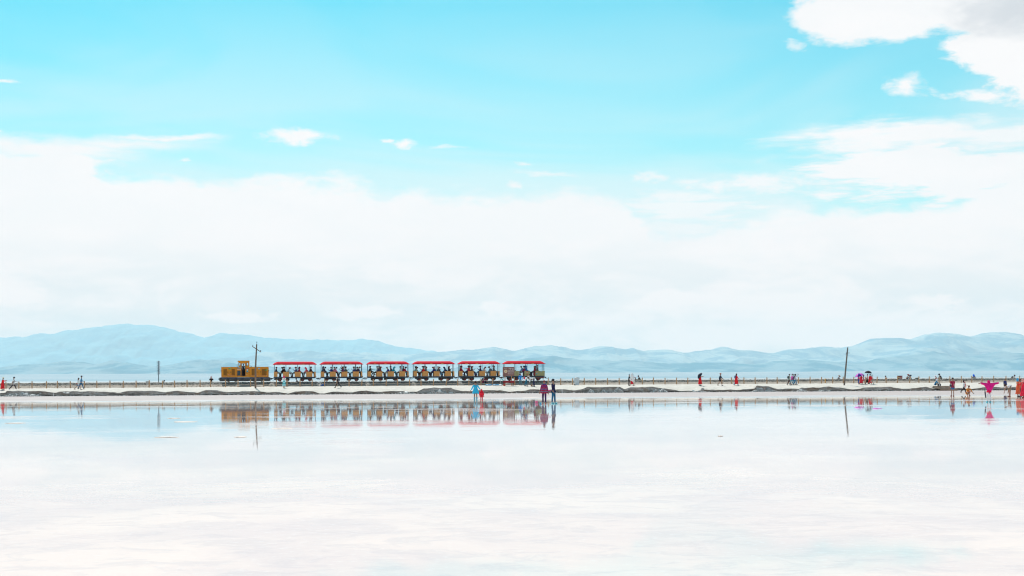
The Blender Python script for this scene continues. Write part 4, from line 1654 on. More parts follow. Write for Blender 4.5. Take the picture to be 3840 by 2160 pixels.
# passengers: carriage, seat, side of carriage, shirt, pose, hat, hair, bottom, words
SEATS = {'end': (-2.30, RIGHT), 'aL': (-1.37, LEFT), 'aR': (-0.87, RIGHT), 'bL': (0.11, LEFT), 'bR': (0.61, RIGHT), 'cL': (1.58, LEFT), 'cR': (2.08, RIGHT)}
SW = {'end': 'on its leftmost bench', 'aL': 'facing left on its first back-to-back bench', 'aR': 'facing right on its first back-to-back bench',
      'bL': 'facing left on its middle bench', 'bR': 'facing right on its middle bench', 'cL': 'facing left on its right bench', 'cR': 'facing right on its right bench'}
BK, DK = (20, 18, 20), (48, 36, 34)
PASS = [
    (0, 'end', -.3, 'navy top', (38, 48, 80), 'sit', None, ('short', BK), (60, 62, 75)),
    (0, 'aL', -.42, 'dark brown jacket', (45, 25, 28), 'sit_lean', None, ('bob', BK), (20, 22, 24)),
    (0, 'aL', .3, 'black coat and dark hat', (30, 28, 30), 'sit', ('sunhat', (30, 26, 32)), ('short', DK), (18, 20, 20)),
    (0, 'aR', -.25, 'pale blue shirt and maroon sunhat', (190, 210, 228), 'sit_lean', ('sunhat', (110, 35, 60)), ('short', DK), (22, 26, 24)),
    (0, 'bL', -.42, 'indigo jacket and brown cap', (50, 48, 110), 'sit_phone', ('cap', (110, 60, 50)), ('short', DK), (25, 25, 30)),
    (0, 'bL', .25, 'bright red jacket and pale cap', (225, 30, 40), 'sit', ('cap', (215, 205, 195)), ('short', DK), (60, 25, 35)),
    (0, 'bR', -.25, 'crimson jacket with maroon hood', (170, 30, 70), 'sit', None, ('hood', (90, 25, 45)), (25, 24, 28)),
    (0, 'cL', -.35, 'coral pink scarf and top', (245, 85, 100), 'sit_lean', None, ('hood', (235, 60, 95)), (40, 45, 50)),
    (0, 'cR', -.4, 'dark maroon jacket', (60, 28, 34), 'sit', None, ('short', BK), (20, 30, 26)),
    (0, 'cR', .3, 'grey jacket', (85, 75, 80), 'sit', None, ('bob', DK), (25, 20, 20)),
    (1, 'end', -.4, 'slate grey jacket with navy hood', (70, 78, 92), 'sit', None, ('hood', (44, 46, 80)), (35, 100, 125)),
    (1, 'end', .3, 'navy jacket', (45, 50, 85), 'sit_lean', None, ('short', BK), (40, 60, 80)),
    (1, 'aL', -.35, 'royal blue jacket', (40, 60, 140), 'sit_phone', None, ('short', DK), (20, 22, 30)),
    (1, 'aR', -.4, 'dusty pink top', (200, 110, 140), 'sit_lean', None, ('bob', DK), (30, 55, 60)),
    (1, 'aR', .3, 'pale pink top', (215, 150, 165), 'sit', None, ('short', (95, 55, 50)), (28, 40, 50)),
    (1, 'bL', -.42, 'mauve top', (120, 65, 110), 'sit_back', None, ('short', BK), (35, 38, 70)),
    (1, 'bL', .05, 'grey shirt', (105, 95, 105), 'sit_phone', None, ('short', BK), (40, 42, 55)),
    (1, 'bL', .42, 'indigo shirt, one arm raised', (70, 50, 120), 'sit_armup', None, ('short', DK), (30, 30, 45)),
    (1, 'bR', -.25, 'olive grey jacket', (90, 98, 90), 'sit_phone', None, ('bob', DK), (35, 35, 45)),
    (1, 'cL', -.4, 'blue jacket, holding a phone', (60, 65, 125), 'sit_phone', None, ('short', DK), (45, 115, 150)),
    (1, 'cL', .3, 'blue grey shirt', (70, 85, 120), 'sit', None, ('short', DK), (40, 90, 120)),
    (1, 'cR', -.4, 'navy shirt and yellow cap', (52, 36, 75), 'sit_lean', ('cap', (215, 180, 60)), ('bob', (120, 80, 70)), (22, 22, 28)),
    (1, 'cR', .3, 'dark plum top', (60, 35, 50), 'sit', None, ('bob', BK), (22, 22, 28)),
    (2, 'end', -.3, 'black jacket, holding out a phone', (38, 26, 30), 'sit_turn', None, ('bob', (40, 22, 28)), (30, 32, 34)),
    (2, 'aL', -.42, 'navy waistcoat', (45, 60, 95), 'sit_back', None, ('short', (60, 40, 42)), (25, 32, 36)),
    (2, 'aL', .3, 'white shirt', (225, 235, 240), 'sit', None, ('short', BK), (22, 28, 34)),
    (2, 'aR', -.42, 'maroon jacket', (120, 55, 60), 'sit_back', None, ('long', (85, 40, 50)), (35, 38, 75)),
    (2, 'aR', .25, 'rust brown top and straw hat', (165, 80, 78), 'sit', ('sunhat', (190, 130, 95)), ('bob', DK), (35, 38, 75)),
    (2, 'bL', -.3, 'violet blue shirt and beige trousers', (62, 50, 130), 'sit_lean', None, ('short', (110, 75, 70)), (190, 170, 140)),
    (2, 'bR', -.42, 'teal raincoat with its hood up', (30, 135, 160), 'sit_lean', None, ('hood', (40, 155, 180)), (35, 100, 120)),
    (2, 'bR', .3, 'plum shirt', (85, 50, 80), 'sit_back', None, ('short', DK), (30, 32, 60)),
    (2, 'cL', -.3, 'white blouse', (220, 200, 200), 'sit', None, ('short', (60, 28, 34)), (45, 50, 70)),
    (2, 'cR', -.42, 'crimson shirt with dark hair', (150, 30, 60), 'sit_lean', None, ('bob', DK), (40, 120, 150)),
    (2, 'cR', .25, 'black jacket', (42, 34, 40), 'sit', None, ('short', (100, 70, 70)), (30, 34, 40)),
    (3, 'end', -.4, 'sage green top and sunhat', (140, 160, 150), 'sit', ('sunhat', (85, 55, 55)), ('bob', DK), (35, 28, 30)),
    (3, 'end', .3, 'plum top', (80, 55, 80), 'sit_lean', None, ('bob', BK), (30, 28, 34)),
    (3, 'aL', -.42, 'bright red jacket', (230, 30, 25), 'sit', None, ('bob', BK), (110, 70, 60)),
    (3, 'aL', .3, 'slate jacket and navy cap', (75, 65, 80), 'sit_phone', ('cap', (30, 32, 44)), ('short', DK), (60, 45, 50)),
    (3, 'aR', -.4, 'grey green shirt', (130, 125, 118), 'sit_back', None, ('short', (70, 38, 44)), (28, 32, 60)),
    (3, 'aR', .3, 'brown jacket', (110, 85, 75), 'sit', None, ('short', DK), (28, 32, 50)),
    (3, 'bL', -.42, 'violet blue jacket', (52, 45, 120), 'sit_lean', None, ('short', (85, 40, 50)), (35, 34, 85)),
    (3, 'bL', .3, 'brown shirt', (105, 55, 55), 'sit', None, ('short', DK), (30, 32, 50)),
    (3, 'bR', -.42, 'olive grey jacket, looking through a camera', (95, 95, 95), 'sit_phone', None, ('short', DK), (35, 100, 140)),
    (3, 'bR', .3, 'dark plum jacket', (75, 45, 60), 'sit_lean', None, ('short', (110, 65, 60)), (35, 60, 90)),
    (3, 'cL', -.3, 'dark blue hooded coat, bent forward', (36, 40, 90), 'sit_lean', None, ('hood', (42, 44, 88)), (35, 34, 70)),
    (3, 'cR', -.3, 'charcoal coat', (70, 60, 70), 'sit_phone', None, ('long', (60, 30, 38)), (130, 130, 90)),
    (4, 'end', -.42, 'dark red top', (150, 30, 60), 'sit', None, ('bob', (60, 35, 60)), (35, 38, 75)),
    (4, 'end', .2, 'scarlet jacket, one arm raised', (245, 25, 30), 'sit_armup', None, ('short', (100, 45, 45)), (38, 42, 95)),
    (4, 'aL', -.42, 'red shirt and navy hat', (190, 45, 60), 'sit_turn', ('sunhat', (42, 36, 70)), ('bob', BK), (38, 42, 80)),
    (4, 'aL', .3, 'grey coat', (120, 120, 132), 'sit_back', None, ('short', (95, 75, 70)), (36, 38, 80)),
    (4, 'aR', -.42, 'khaki brown jacket and brown hat', (100, 84, 78), 'sit_phone', ('sunhat', (125, 85, 72)), ('short', DK), (40, 38, 95)),
    (4, 'aR', .3, 'dark brown top', (72, 58, 62), 'sit', None, ('bob', (60, 32, 40)), (36, 38, 80)),
    (4, 'bL', -.3, 'indigo jacket and dark sunhat, taking a photograph', (48, 36, 95), 'sit_phone', ('sunhat', (85, 62, 78)), ('short', DK), (45, 110, 150)),
    (4, 'bR', -.3, 'white top with dark curly hair', (215, 190, 185), 'sit_lean', None, ('long', (85, 35, 50)), (225, 225, 225)),
    (4, 'cL', -.3, 'blue grey jacket and navy hat', (85, 110, 130), 'sit_lean', ('sunhat', (45, 42, 70)), ('short', DK), (75, 105, 125)),
    (4, 'cR', -.42, 'grey jacket and brown cap', (105, 115, 122), 'sit_back', ('cap', (105, 70, 65)), ('short', (100, 62, 58)), (120, 130, 130)),
    (4, 'cR', .3, 'black jacket', (45, 44, 66), 'sit', None, ('bob', BK), (40, 42, 50)),
    (5, 'bL', -.4, 'magenta jacket', (140, 35, 80), 'sit', None, ('bob', BK), (34, 28, 70)),
    (5, 'bL', .3, 'white and blue shirt', (120, 170, 215), 'sit_lean', None, ('short', DK), (30, 28, 50)),
    (5, 'bR', -.3, 'bright blue hooded jacket', (35, 130, 210), 'sit_back', None, ('hood', (45, 95, 160)), (36, 60, 90)),
    (5, 'cL', -.42, 'dark red jacket', (150, 30, 60), 'sit', None, ('short', DK), (25, 32, 70)),
    (5, 'cL', .3, 'navy shirt', (55, 45, 95), 'sit_back', None, ('short', DK), (30, 32, 60)),
]
for (ci, seat, y, words, shirt, pose, hat, hair, trs) in PASS:
    dx, yaw = SEATS[seat]
    if ci == 5:
        dx -= 0.15
    car = ordn[ci]
    short = {'end': 'on the leftmost bench of the %s carriage', 'aL': 'facing left, left bench of %s carriage', 'aR': 'facing right, left bench of %s carriage',
             'bL': 'facing left, middle bench of %s carriage', 'bR': 'facing right, middle bench of %s carriage', 'cL': 'facing left, right bench of %s carriage',
             'cR': 'facing right, right bench of %s carriage'}[seat] % car
    lab = 'seated in %s %s' % (words, short)
    if len(lab.split()) > 16:
        lab = 'in %s %s' % (words, short)
    h_ = 1.62 + 0.1 * rnd.random()
    if pose == 'sit_armup' and seat == 'end':
        h_ = 1.75
    person(lab, rail_at(car_u[ci], dx + (0.10 if yaw == LEFT else -0.10), y, .615), yaw + rnd.uniform(-.2, .2), h=h_, pose=pose, top=shirt, hat=hat, hair=hair,
           bottom=('trousers', trs), shoes=(40, 36, 40), fat=1.15, group='passengers on the tourist train').scale = (1.22 * h_ / 1.68, 1.2 * h_ / 1.68, h_ / 1.68)
person('standing in grey coat inside the glazed cab of the last carriage', rail_at(car_u[5], 1.85, -.1, .62), RIGHT, h=1.42, pose='stand', top=(110, 115, 120), hair=('short', (120, 100, 90)))
person('standing in black coat by the doorway of the last carriage', rail_at(car_u[5], 1.45, .2, .62), RIGHT, h=1.25, pose='stand', top=(30, 22, 28), hair=('bob', BK), bottom=('skirt', (110, 25, 25)))
t_ = thing('red_bag', 'dark red bag standing in the doorway of the last carriage', 'bag', rail_at(car_u[5], 1.32, -.5, .62), TH)
MB().bbox((0, 0, .26), (.26, .2, .5), .05).obj('bag_body', mat('bag_red', (.35, .03, .03), .7), t_)
m_ = MB(); m_.tube([(-.07, 0, .5), (-.05, 0, .62), (.05, 0, .62), (.07, 0, .5)], .012, 6); m_.obj('handle', mat('bag_red', (.35, .03, .03), .7), t_)

# ================================================================== TRACK
trk = thing('railway_track', 'narrow gauge railway track running along the top of the embankment', 'railway track', W(0, VT, 0), TH)
for y in (-.38, .38):
    r_ = MB()
    r_.box((30, y, ZR - .045), (200, .055, .03))
    r_.box((30, y, ZR - .075), (200, .018, .06))
    r_.box((30, y, ZR - .105), (200, .10, .018))
    r_.obj('rail', mat('rusty_rail', (.11, .05, .032), .6, .3, 3), trk)
sl = MB()
for k in range(330):
    sl.box((-69 + k * .6, 0, 1.425 + .02), (.20, 1.35, .13))
tag(sl.obj('sleepers', WOODD, trk), kind='stuff')

# ================================================================== FENCE
FP = [-22, 22.3, 70.6, 120.2, 174, 214.9, 264.5, 316.3, 363.3, 412, 462, 510.6, 559.3, 607.9, 654.4, 701.6, 750.2, 789.7, 845.7, 892.5, 939.7, 988.8, 1034.8, 1076.4, 1125, 1170.5,
      1217, 1263, 1309, 1355, 1400, 1448, 1491, 1535.8, 1578.7, 1625.6, 1672.4, 1715.6, 1758.5, 1803.3, 1847.4, 1931, 2054, 2102.7, 2147, 2190.5, 2234, 2278, 2322, 2366, 2408.6,
      2450, 2493.8, 2537, 2579, 2622, 2663.3, 2707.8, 2744.5, 2790, 2832, 2876, 2914.5, 2957, 2995, 3038, 3081, 3122.4, 3162.5, 3201.7, 3245.6, 3288.3, 3323.4, 3365.8, 3410.6,
      3446, 3485, 3522, 3561.9, 3604.7, 3644, 3682, 3726.5, 3772, 3823.5, 3866, 3908]
LEAN = {607.9: .10, 1355: .12, 1672.4: .14, 1715.6: .06, 2054: .10, 3410.6: .14, 174: .03, 1034.8: .08, 2744.5: -.09, 3323.4: -.06, 2995: -.06, 1931: -.1, 2707.8: -.05, 3288.3: .07, 264.5: -.04}
fence = thing('rope_fence', 'low fence of wooden posts joined by two sagging ropes along the track', 'fence', W(U(1920, VF), VF, 0))
pm = MB()
pm.tube([(0, 0, -.15), (0, 0, .55), (0, 0, .885), (0, 0, .92)], [.068, .066, .064, .050], 10)
pm = pm.mesh('post', [WOOD])
fb = fence.location
tops = []
for px in FP:
    u = U(px, VF)
    z = ground(u, VF) - .02
    ht_ = .92 + rnd.uniform(-.03, .03)
    p_ = link('post', pm, fence, W(u, VF, z) - fb)
    ln_ = LEAN.get(px, rnd.uniform(-.015, .02))
    p_.rotation_euler = (rnd.uniform(-.04, .04), ln_, rnd.uniform(0, 6))
    p_.rotation_mode = 'XYZ'
    p_.scale = (1, 1, ht_ / .92)
    if px == 1931:
        p_.scale = (1.15, 1.15, 1.15)
    tops.append((W(u, VF, z), ln_))
# rotation about z first would tilt the lean; keep it simple by zeroing the spin
for ch in C.objects:
    if ch.parent == fence and ch.name.startswith('post'):
        ch.rotation_euler.z = 0
for i in range(len(FP) - 1):
    if FP[i] in (1847.4, 1931):
        continue
    (a, la), (b_, lb) = tops[i], tops[i + 1]
    sag0 = rnd.choice([.03, .05, .05, .08, .10]) + rnd.uniform(0, .04)
    if FP[i] in (1076.4, 1758.5):
        sag0 = .24
    if FP[i] in (845.7,):
        sag0 = .13
    for hgt_, sg in ((.76, sag0), (.36, sag0 * .8 + .02)):
        A_ = a - fb + Vector((la * hgt_ * CT, la * hgt_ * ST, hgt_)) - Vector((0, .07, 0))
        B_ = b_ - fb + Vector((lb * hgt_ * CT, lb * hgt_ * ST, hgt_)) - Vector((0, .07, 0))
        pts = [A_.lerp(B_, k / 8) - Vector((0, 0, sg * 4 * (k / 8) * (1 - k / 8))) for k in range(9)]
        MB().tube(pts, .017, 5).obj('rope', ROPE, fence, smooth=True)

# ================================================================== POLES
loc, v = on_bank(958, 1456, 182.2)
s_ = SC(958, v)
H_ = (1456 - 1291) / s_
pl = thing('utility_pole', 'tall weathered wooden utility pole with slanting crossarm in front of the locomotive', 'utility pole', loc, TH)
m_ = MB(); m_.tube([(0, 0, -.3), (.02, 0, H_ * .5), (.17, 0, H_)], [.115, .10, .075], 12); m_.obj('pole', WOODD, pl, smooth=True)
m_ = MB()
zc = (1456 - 1310) / s_
xc = .15
A_, B_ = Vector((xc - .50, -.35, zc + .36)), Vector((xc + .52, .35, zc - .33))
m_.tube([A_, B_], .052, 6); m_.obj('crossarm', WOODD, pl)
for f_ in (.06, .97):
    P_ = A_.lerp(B_, f_)
    m_ = MB(); m_.tube([P_ + Vector((0, 0, .03)), P_ + Vector((0, 0, .12)), P_ + Vector((0, 0, .13)), P_ + Vector((0, 0, .22))], [.015, .015, .05, .035], 8); m_.obj('insulator', BLACK, pl)
m_ = MB(); m_.tube([(.17, -.02, H_ - .1), (.19, -.02, H_ + .22)], .02, 6); m_.tube([(.19, -.02, H_ + .2), (.19, -.02, H_ + .22), (.19, -.02, H_ + .32)], [.02, .055, .035], 8); m_.obj('top_pin', BLACK, pl)
for z_ in (1.6, 2.9, 3.6):
    m_ = MB(); m_.tube([(.02, 0, z_), (.2, 0, z_ + .02)], .012, 5); m_.obj('step_iron', BLACK, pl)
loc, v = on_bank(3165.6, 1444.5, 182.5)
s_ = SC(3165, v)
H_ = 142 / s_
pl = thing('utility_pole', 'leaning bare utility pole with a short bracket, right of the train', 'utility pole', loc, TH)
m_ = MB(); m_.tube([(-.02, 0, -.3), (.25, 0, H_ * .5), (.5, 0, H_)], [.11, .10, .085], 12); m_.obj('pole', mat('grey_wood', (.19, .155, .13), .85, .25, 5), pl, smooth=True)
m_ = MB(); m_.box((.60, 0, H_ - .72), (.34, .06, .05)); m_.obj('bracket', BLACK, pl)
m_ = MB(); m_.ell((.27, 0, H_ - .85), (.055, .055, .05), None, 8, 6); m_.ell((.33, 0, H_ - .72), (.04, .05, .05), None, 8, 6); m_.tube([(.44, 0, H_ - .2), (.30, 0, H_ - .8)], .012, 5); m_.obj('insulator', BLACK, pl)
# lattice mast
VB = 202.0
u = U(595, VB)
zt_ = ZP(595, 1353, VB)
zb_ = .0
ms = thing('lattice_mast', 'thin steel mast with three stacked lattice frames behind the track, left', 'mast', W(u, VB, zb_), TH)
MST = mat('grey_steel', (.09, .11, .14), .5, .2, 6)
MSP = mat('faded_red_frame', (.30, .20, .24), .6, .2, 6)
m_ = MB(); m_.tube([(0, 0, 0), (0, 0, zt_)], [.06, .04], 8); m_.obj('pole', MST, ms)
SCB = SC(595, VB)
for a, b_ in ((1354, 1369), (1371, 1388), (1390, 1403)):
    z1, z0 = ZP(595, a, VB), ZP(595, b_, VB)
    fr = MB()
    for k in range(4):
        z_ = z0 + (z1 - z0) * k / 3
        fr.box((-.10, 0, z_), (.20, .05, .035))
    fr.box((-.20, 0, (z0 + z1) / 2), (.03, .05, z1 - z0))
    fr.obj('left_rungs', MST, ms)
    fr = MB()
    w = .15
    n = 12
    outer = [Vector((.09 + .085 * math.cos(t * 2 * math.pi / n), 0, (z0 + z1) / 2 + (z1 - z0) / 2 * math.sin(t * 2 * math.pi / n))) for t in range(n + 1)]
    fr.tube(outer, .022, 6, cap=False)
    for k in (1, 2, 3, 4):
        z_ = z0 + (z1 - z0) * k / 5
        fr.box((.09, 0, z_), (.14, .04, .03))
    fr.obj('right_ring', MSP, ms)

# ================================================================== SIGN, BIN, BITS ALONG THE FENCE
VS = 188.6
u = U(1908, VS)
gz = ground(u, VS)
S_ = SC(1908, VS)


def sx(px):
    return (px - 1908) / S_


def sz(py):
    return ZP(1908, py, VS) - gz


sg = thing('notice_board', 'brown notice board with round cream seal and white lettering on two posts', 'sign', W(u, VS, gz), TH)
SB = mat('sign_brown', (.27, .125, .105), .6, .06, 4)
pts = [(sx(1885.3), 0, sz(1409.4)), (sx(1927.5), 0, sz(1409.4)), (sx(1930), 0, sz(1404)), (sx(1928.7), 0, sz(1398)), (sx(1931.2), 0, sz(1392)), (sx(1928.8), 0, sz(1386)),
       (sx(1931), 0, sz(1381)), (sx(1929.5), 0, sz(1376)), (sx(1885.3), 0, sz(1376))]
m_ = MB(); m_.plate(pts, .05); m_.obj('board', SB, sg)
for px in (1894, 1918.7):
    m_ = MB(); m_.bbox((sx(px), .08, sz(1409) / 2 + .1), (.11, .08, sz(1409) + .25), .01); m_.obj('post', WOOD, sg)
m_ = MB(); m_.plate([(x, -.004, z) for x, z in oval(sx(1896.7), sz(1392.5), .215, .215, 20)], .004); m_.obj('seal', mat('seal_cream', (.85, .62, .42), .5, .05, 10), sg)
m_ = MB()
for k in range(5):
    a = k * 1.2566
    m_.plate([(x, -.009, z) for x, z in leaf(sx(1896.7) + .07 * math.cos(a), sz(1392.5) + .07 * math.sin(a), .14, .03, a)], .004)
m_.obj('seal_mark', mat('seal_ochre', (.55, .36, .12), .5), sg)
LW_ = mat('white_lettering', (.80, .74, .74), .5, .05, 10)
m_ = MB()
rg = random.Random(12)


def glyph(cx, cz, s, strokes):
    for (x0, z0, x1, z1) in strokes:
        p0, p1 = Vector((cx + x0 * s, 0, cz + z0 * s)), Vector((cx + x1 * s, 0, cz + z1 * s))
        d = (p1 - p0)
        nrm = Vector((-d.z, 0, d.x)).normalized() * s * .09
        m_.plate([(q.x, -.005, q.z) for q in (p0 - nrm, p1 - nrm, p1 + nrm, p0 + nrm)], .004)


G1 = [[(-.4, .2, .4, .2), (0, .5, -.35, -.5), (0, .1, .4, -.5)],                                  # 大
      [(-.4, .3, .4, .3), (0, .5, 0, .3), (-.3, 0, .3, 0), (0, 0, -.35, -.5), (0, .3, 0, -.5), (0, 0, .4, -.45)],
      [(-.45, .35, -.35, .25), (-.45, -.1, -.35, 0), (-.45, -.5, -.3, -.2), (.1, .5, .1, -.1), (-.1, .3, -.2, 0), (.3, .3, .4, .05), (.35, 0, -.15, -.5)],
      [(-.4, .4, .4, .4), (-.4, 0, .4, 0), (0, .5, 0, -.5), (-.4, -.4, .4, -.4), (-.4, .4, -.4, -.4), (.4, .4, .4, -.4)],
      [(-.4, .3, .4, .3), (0, .5, 0, -.5), (-.4, 0, .4, 0), (-.4, .3, -.4, 0), (.4, .3, .4, 0)]]
for k in range(5):
    glyph(sx(1906.4 + k * 4.55), sz(1390), .10, G1[k])
for k in range(6):
    glyph(sx(1906.2 + k * 3.75), sz(1394.3), .10, G1[(k * 2 + 1) % 5])
for k, (px, a, b_) in enumerate(((1908.7, 1380.8, 1383.5), (1911.5, 1380.5, 1384), (1913.4, 1381, 1385.8), (1915.4, 1380.5, 1385.5), (1917.7, 1381, 1383.5), (1922.6, 1381, 1387), (1924.6, 1380.5, 1388))):
    m_.plate([(sx(px) - .018, -.005, sz(b_)), (sx(px) + .018, -.005, sz(b_)), (sx(px) + .018, -.005, sz(a)), (sx(px) - .018, -.005, sz(a))], .004)
for (a, b_, py) in ((1904.5, 1926, 1398.6), (1904.5, 1910.5, 1401), (1904.5, 1911, 1403), (1912.5, 1925, 1402.3), (1890.5, 1900, 1381.2)):
    x = sx(a)
    while x < sx(b_):
        w = rg.uniform(.015, .035)
        m_.plate([(x, -.005, sz(py) - .018), (x + w, -.005, sz(py) - .018), (x + w, -.005, sz(py) + .018), (x, -.005, sz(py) + .018)], .004)
        x += w + .012
m_.obj('lettering', LW_, sg)

u = U(1908, 188.2); gz = ground(u, 188.2)
rb = thing('red_table', 'low red cloth covered stall table under the brown notice board', 'table', W(u, 188.2, gz), TH)
RC = mat('red_cloth', (.36, .02, .03), .8, .15, 6)
m_ = MB(); m_.bbox((-.02, 0, .62), (1.42, .5, .05), .01); m_.bbox((-.02, -.26, .49), (1.44, .02, .26), .005); m_.obj('cloth', RC, rb)
for x in (-.62, .62):
    for y in (-.2, .2):
        m_ = MB(); m_.tube([(x - .06, y, 0), (x + .03, y, .6)], .025, 6); m_.obj('leg', WOODD, rb)
bt = thing('red_bucket', 'orange red bucket on the salt below the left end of the red table', 'bucket', W(U(1891, 187.6), 187.6, ground(U(1891, 187.6), 187.6)), TH)
m_ = MB(); m_.tube([(0, 0, 0), (0, 0, .27)], [.10, .13], 14); m_.obj('bucket_body', mat('bucket_red', (.62, .06, .03), .5), bt)
m_ = MB(); m_.tube([(-.13, 0, .25), (-.09, 0, .36), (0, 0, .40), (.09, 0, .36), (.13, 0, .25)], .008, 5); m_.obj('handle', BLACK, bt)
vb = 188.6
pb = thing('parasol_base', 'white dome shaped parasol base with a thin white pole', 'parasol base', W(U(1877, vb), vb, ground(U(1877, vb), vb)), TH)
m_ = MB(); m_.ell((0, 0, 0), (.26, .26, .18), None, 14, 6, 0, 1); m_.obj('base', WHITES, pb)
m_ = MB(); m_.tube([(0, 0, .15), (-.02, 0, .95)], .016, 8); m_.obj('pole', WHITES, pb)
for px, w, lb in ((1832, .34, 'flat bright blue swim ring lying left of the fence post'), (1859, .34, 'flat bright blue swim ring lying beside the white parasol base')):
    vv_ = 189.0
    rg_ = thing('swim_ring', lb, 'swim ring', W(U(px, vv_), vv_, ground(U(px, vv_), vv_)), TH, 'blue rings on the salt')
    m_ = MB()
    m_.tube([(w * math.cos(t * .5236), w * math.sin(t * .5236), .08) for t in range(13)], .075, 8, cap=False)
    m_.obj('tube', mat('ring_blue', (.06, .42, .75), .35), rg_, smooth=True)
    m_ = MB()
    m_.tube([(w * 1.0 * math.cos(t * .5236), w * 1.0 * math.sin(t * .5236), .15) for t in range(13)], .014, 5, cap=False)
    m_.obj('seam', WHITES, rg_)
# litter bin
vb = 187.8
u = U(2163, vb)
lb = thing('litter_bin', 'white wheeled litter bin with dark lid standing by the fence', 'litter bin', W(u, vb, ground(u, vb)), TH)
BW = mat('bin_white', (.60, .66, .70), .45, .08, 4)
m_ = MB()
m_.loft([[Vector((sx_ * w, sy * d, z)) for sx_, sy in ((-1, -1), (1, -1), (1, 1), (-1, 1))] for z, w, d in ((.06, .24, .24), (.45, .27, .26), (.90, .30, .29))])
m_.obj('bin_body', BW, lb)
m_ = MB(); m_.bbox((0, 0, .915), (.66, .64, .04), .01); m_.obj('rim', BW, lb)
m_ = MB(); m_.ell((0, .02, .93), (.31, .30, .09), None, 14, 5, 0, 1); m_.box((.2, -.25, .95), (.28, .12, .04)); m_.obj('lid', mat('bin_dark', (.05, .05, .055), .5), lb)
m_ = MB(); m_.tube([(-.31, -.2, .85), (-.40, -.2, .80), (-.42, -.2, .40)], .03, 6); m_.obj('side_handle', BW, lb)
for y in (-.2, .2):
    m_ = MB(); m_.tube([(-.27, y - .03, .07), (-.27, y + .03, .07)], .07, 12); m_.obj('wheel', BLACK, lb)
# heaps of salt behind the fence
for px, w, h_, txt in ((895, .55, .22, 'under the left part of the locomotive'), (1020, .50, .42, 'below the coupling behind the locomotive'), (1383, .42, .40, 'below the gap before the third carriage'),
                       (1552, .45, .42, 'below the gap before the fourth carriage'), (1727, .55, .45, 'below the gap before the fifth carriage'), (1905, .8, .30, 'behind the legs of the red table'),
                       (975, .9, .14, 'below the right half of the locomotive')):
    vv_ = 190.9
    u = U(px, vv_)
    gz = ground(u, vv_)
    m_ = MB()
    rr_ = random.Random(int(px))
    rings = []
    for i in range(7):
        t_ = i / 6
        rings.append([Vector((math.cos(a) * w * (1 - t_) ** .7 * rr_.uniform(.8, 1.15) - .1 * t_, math.sin(a) * .45 * (1 - t_) ** .7 * rr_.uniform(.8, 1.1), h_ * t_ - .05 + rr_.uniform(-.02, .02))) for a in [k * .5236 for k in range(12)]])
    m_.loft(rings)
    o = m_.obj('salt_heap', mat('heap_salt', (.58, .50, .42), .85, .2, 4, .03, 12), None, False, W(u, vv_, gz))
    o.rotation_euler.z = TH
    tag(o, 'pale heap of dug salt behind the fence ' + txt, 'salt heap', 'salt heaps behind the fence')
# rope coil bundle
vv_ = 190.6
u = U(1204, vv_)
rc = thing('rope_bundle', 'tangled bundle of white rope and blue sheet below the first carriage', 'rope bundle', W(u, vv_, ground(u, vv_)), TH)
m_ = MB()
for k in range(5):
    rr_ = random.Random(k)
    cx, cy, r_ = rr_.uniform(-.35, .1), rr_.uniform(-.2, .2), rr_.uniform(.15, .28)
    m_.tube([(cx + r_ * math.cos(t * .5236), cy + .1 * math.sin(t * .5236), .24 + r_ * .8 * math.sin(t * .5236)) for t in range(13)], .02, 5)
m_.obj('rope_coils', WHITES, rc)
m_ = MB(); m_.ell((.25, .1, .12), (.38, .22, .15), (0, -.35, 0)); m_.obj('sheet', cloth((40, 90, 150)), rc)


# marker stakes at the water's edge
for px, y0, y1, txt, mt in ((200, 1474.5, 1486, 'short white marker stake at the foot of the bank, far left', WHITES), (2107.5, 1462, 1477, 'short white marker stake at the foot of the bank near the litter bin', WHITES),
                            (2868, 1455.7, 1471, 'short pinkish marker stake at the foot of the bank, middle right', mat('pink_stake', (.62, .45, .43), .7))):
    v_ = 179.9
    u = U(px, v_)
    o = thing('marker_stake', txt, 'stake', W(u, v_, 0), TH, 'marker stakes at the waterline')
    h_ = (y1 - y0) / SC(px, v_)
    m_ = MB(); m_.tube([(0, 0, -.1), (0, 0, h_ - .05)], .05, 8); m_.obj('shaft', mt, o)
    m_ = MB(); m_.tube([(0, 0, h_ - .05), (0, 0, h_)], [.056, .03], 8); m_.obj('cap', mt, o)
v_ = 180.2
u = U(1163, v_)
o = thing('plank', 'stray pinkish plank leaning on the bank below the first carriage', 'plank', W(u, v_, .02), TH)
MB().box((0, 0, .16), (.09, .04, .42), (0, R(38), 0)).obj('board', mat('pale_plank', (.55, .38, .33), .8), o)
MB().box((.0, -.03, .16), (.03, .02, .38), (0, R(38), 0)).obj('edge_strip', WHITES, o)
o = thing('plank', 'long pale plank leaning on the bank left of the person with raised shawl', 'plank', W(U(3675, 180.4), 180.4, .05), TH)
MB().box((0, 0, .22), (.95, .05, .09), (0, R(-26), 0)).obj('board', mat('grey_plank', (.50, .46, .42), .8), o)
MB().box((.04, .06, .15), (.9, .05, .05), (0, R(-26), 0)).obj('edge_strip', WOODD, o)
o = tag(MB().box((0, 0, .10), (.14, .1, .22)).bbox((0, 0, .23), (.17, .13, .05), .01).obj('yellow_post', mat('yellow_orange', (.75, .40, .10), .6), None, False, W(U(3094.7, 190.6), 190.6, ground(U(3094.7, 190.6), 190.6))), 'short yellow orange post behind the fence left of the leaning pole', 'post')
o.scale = (1, 1, 2.2)

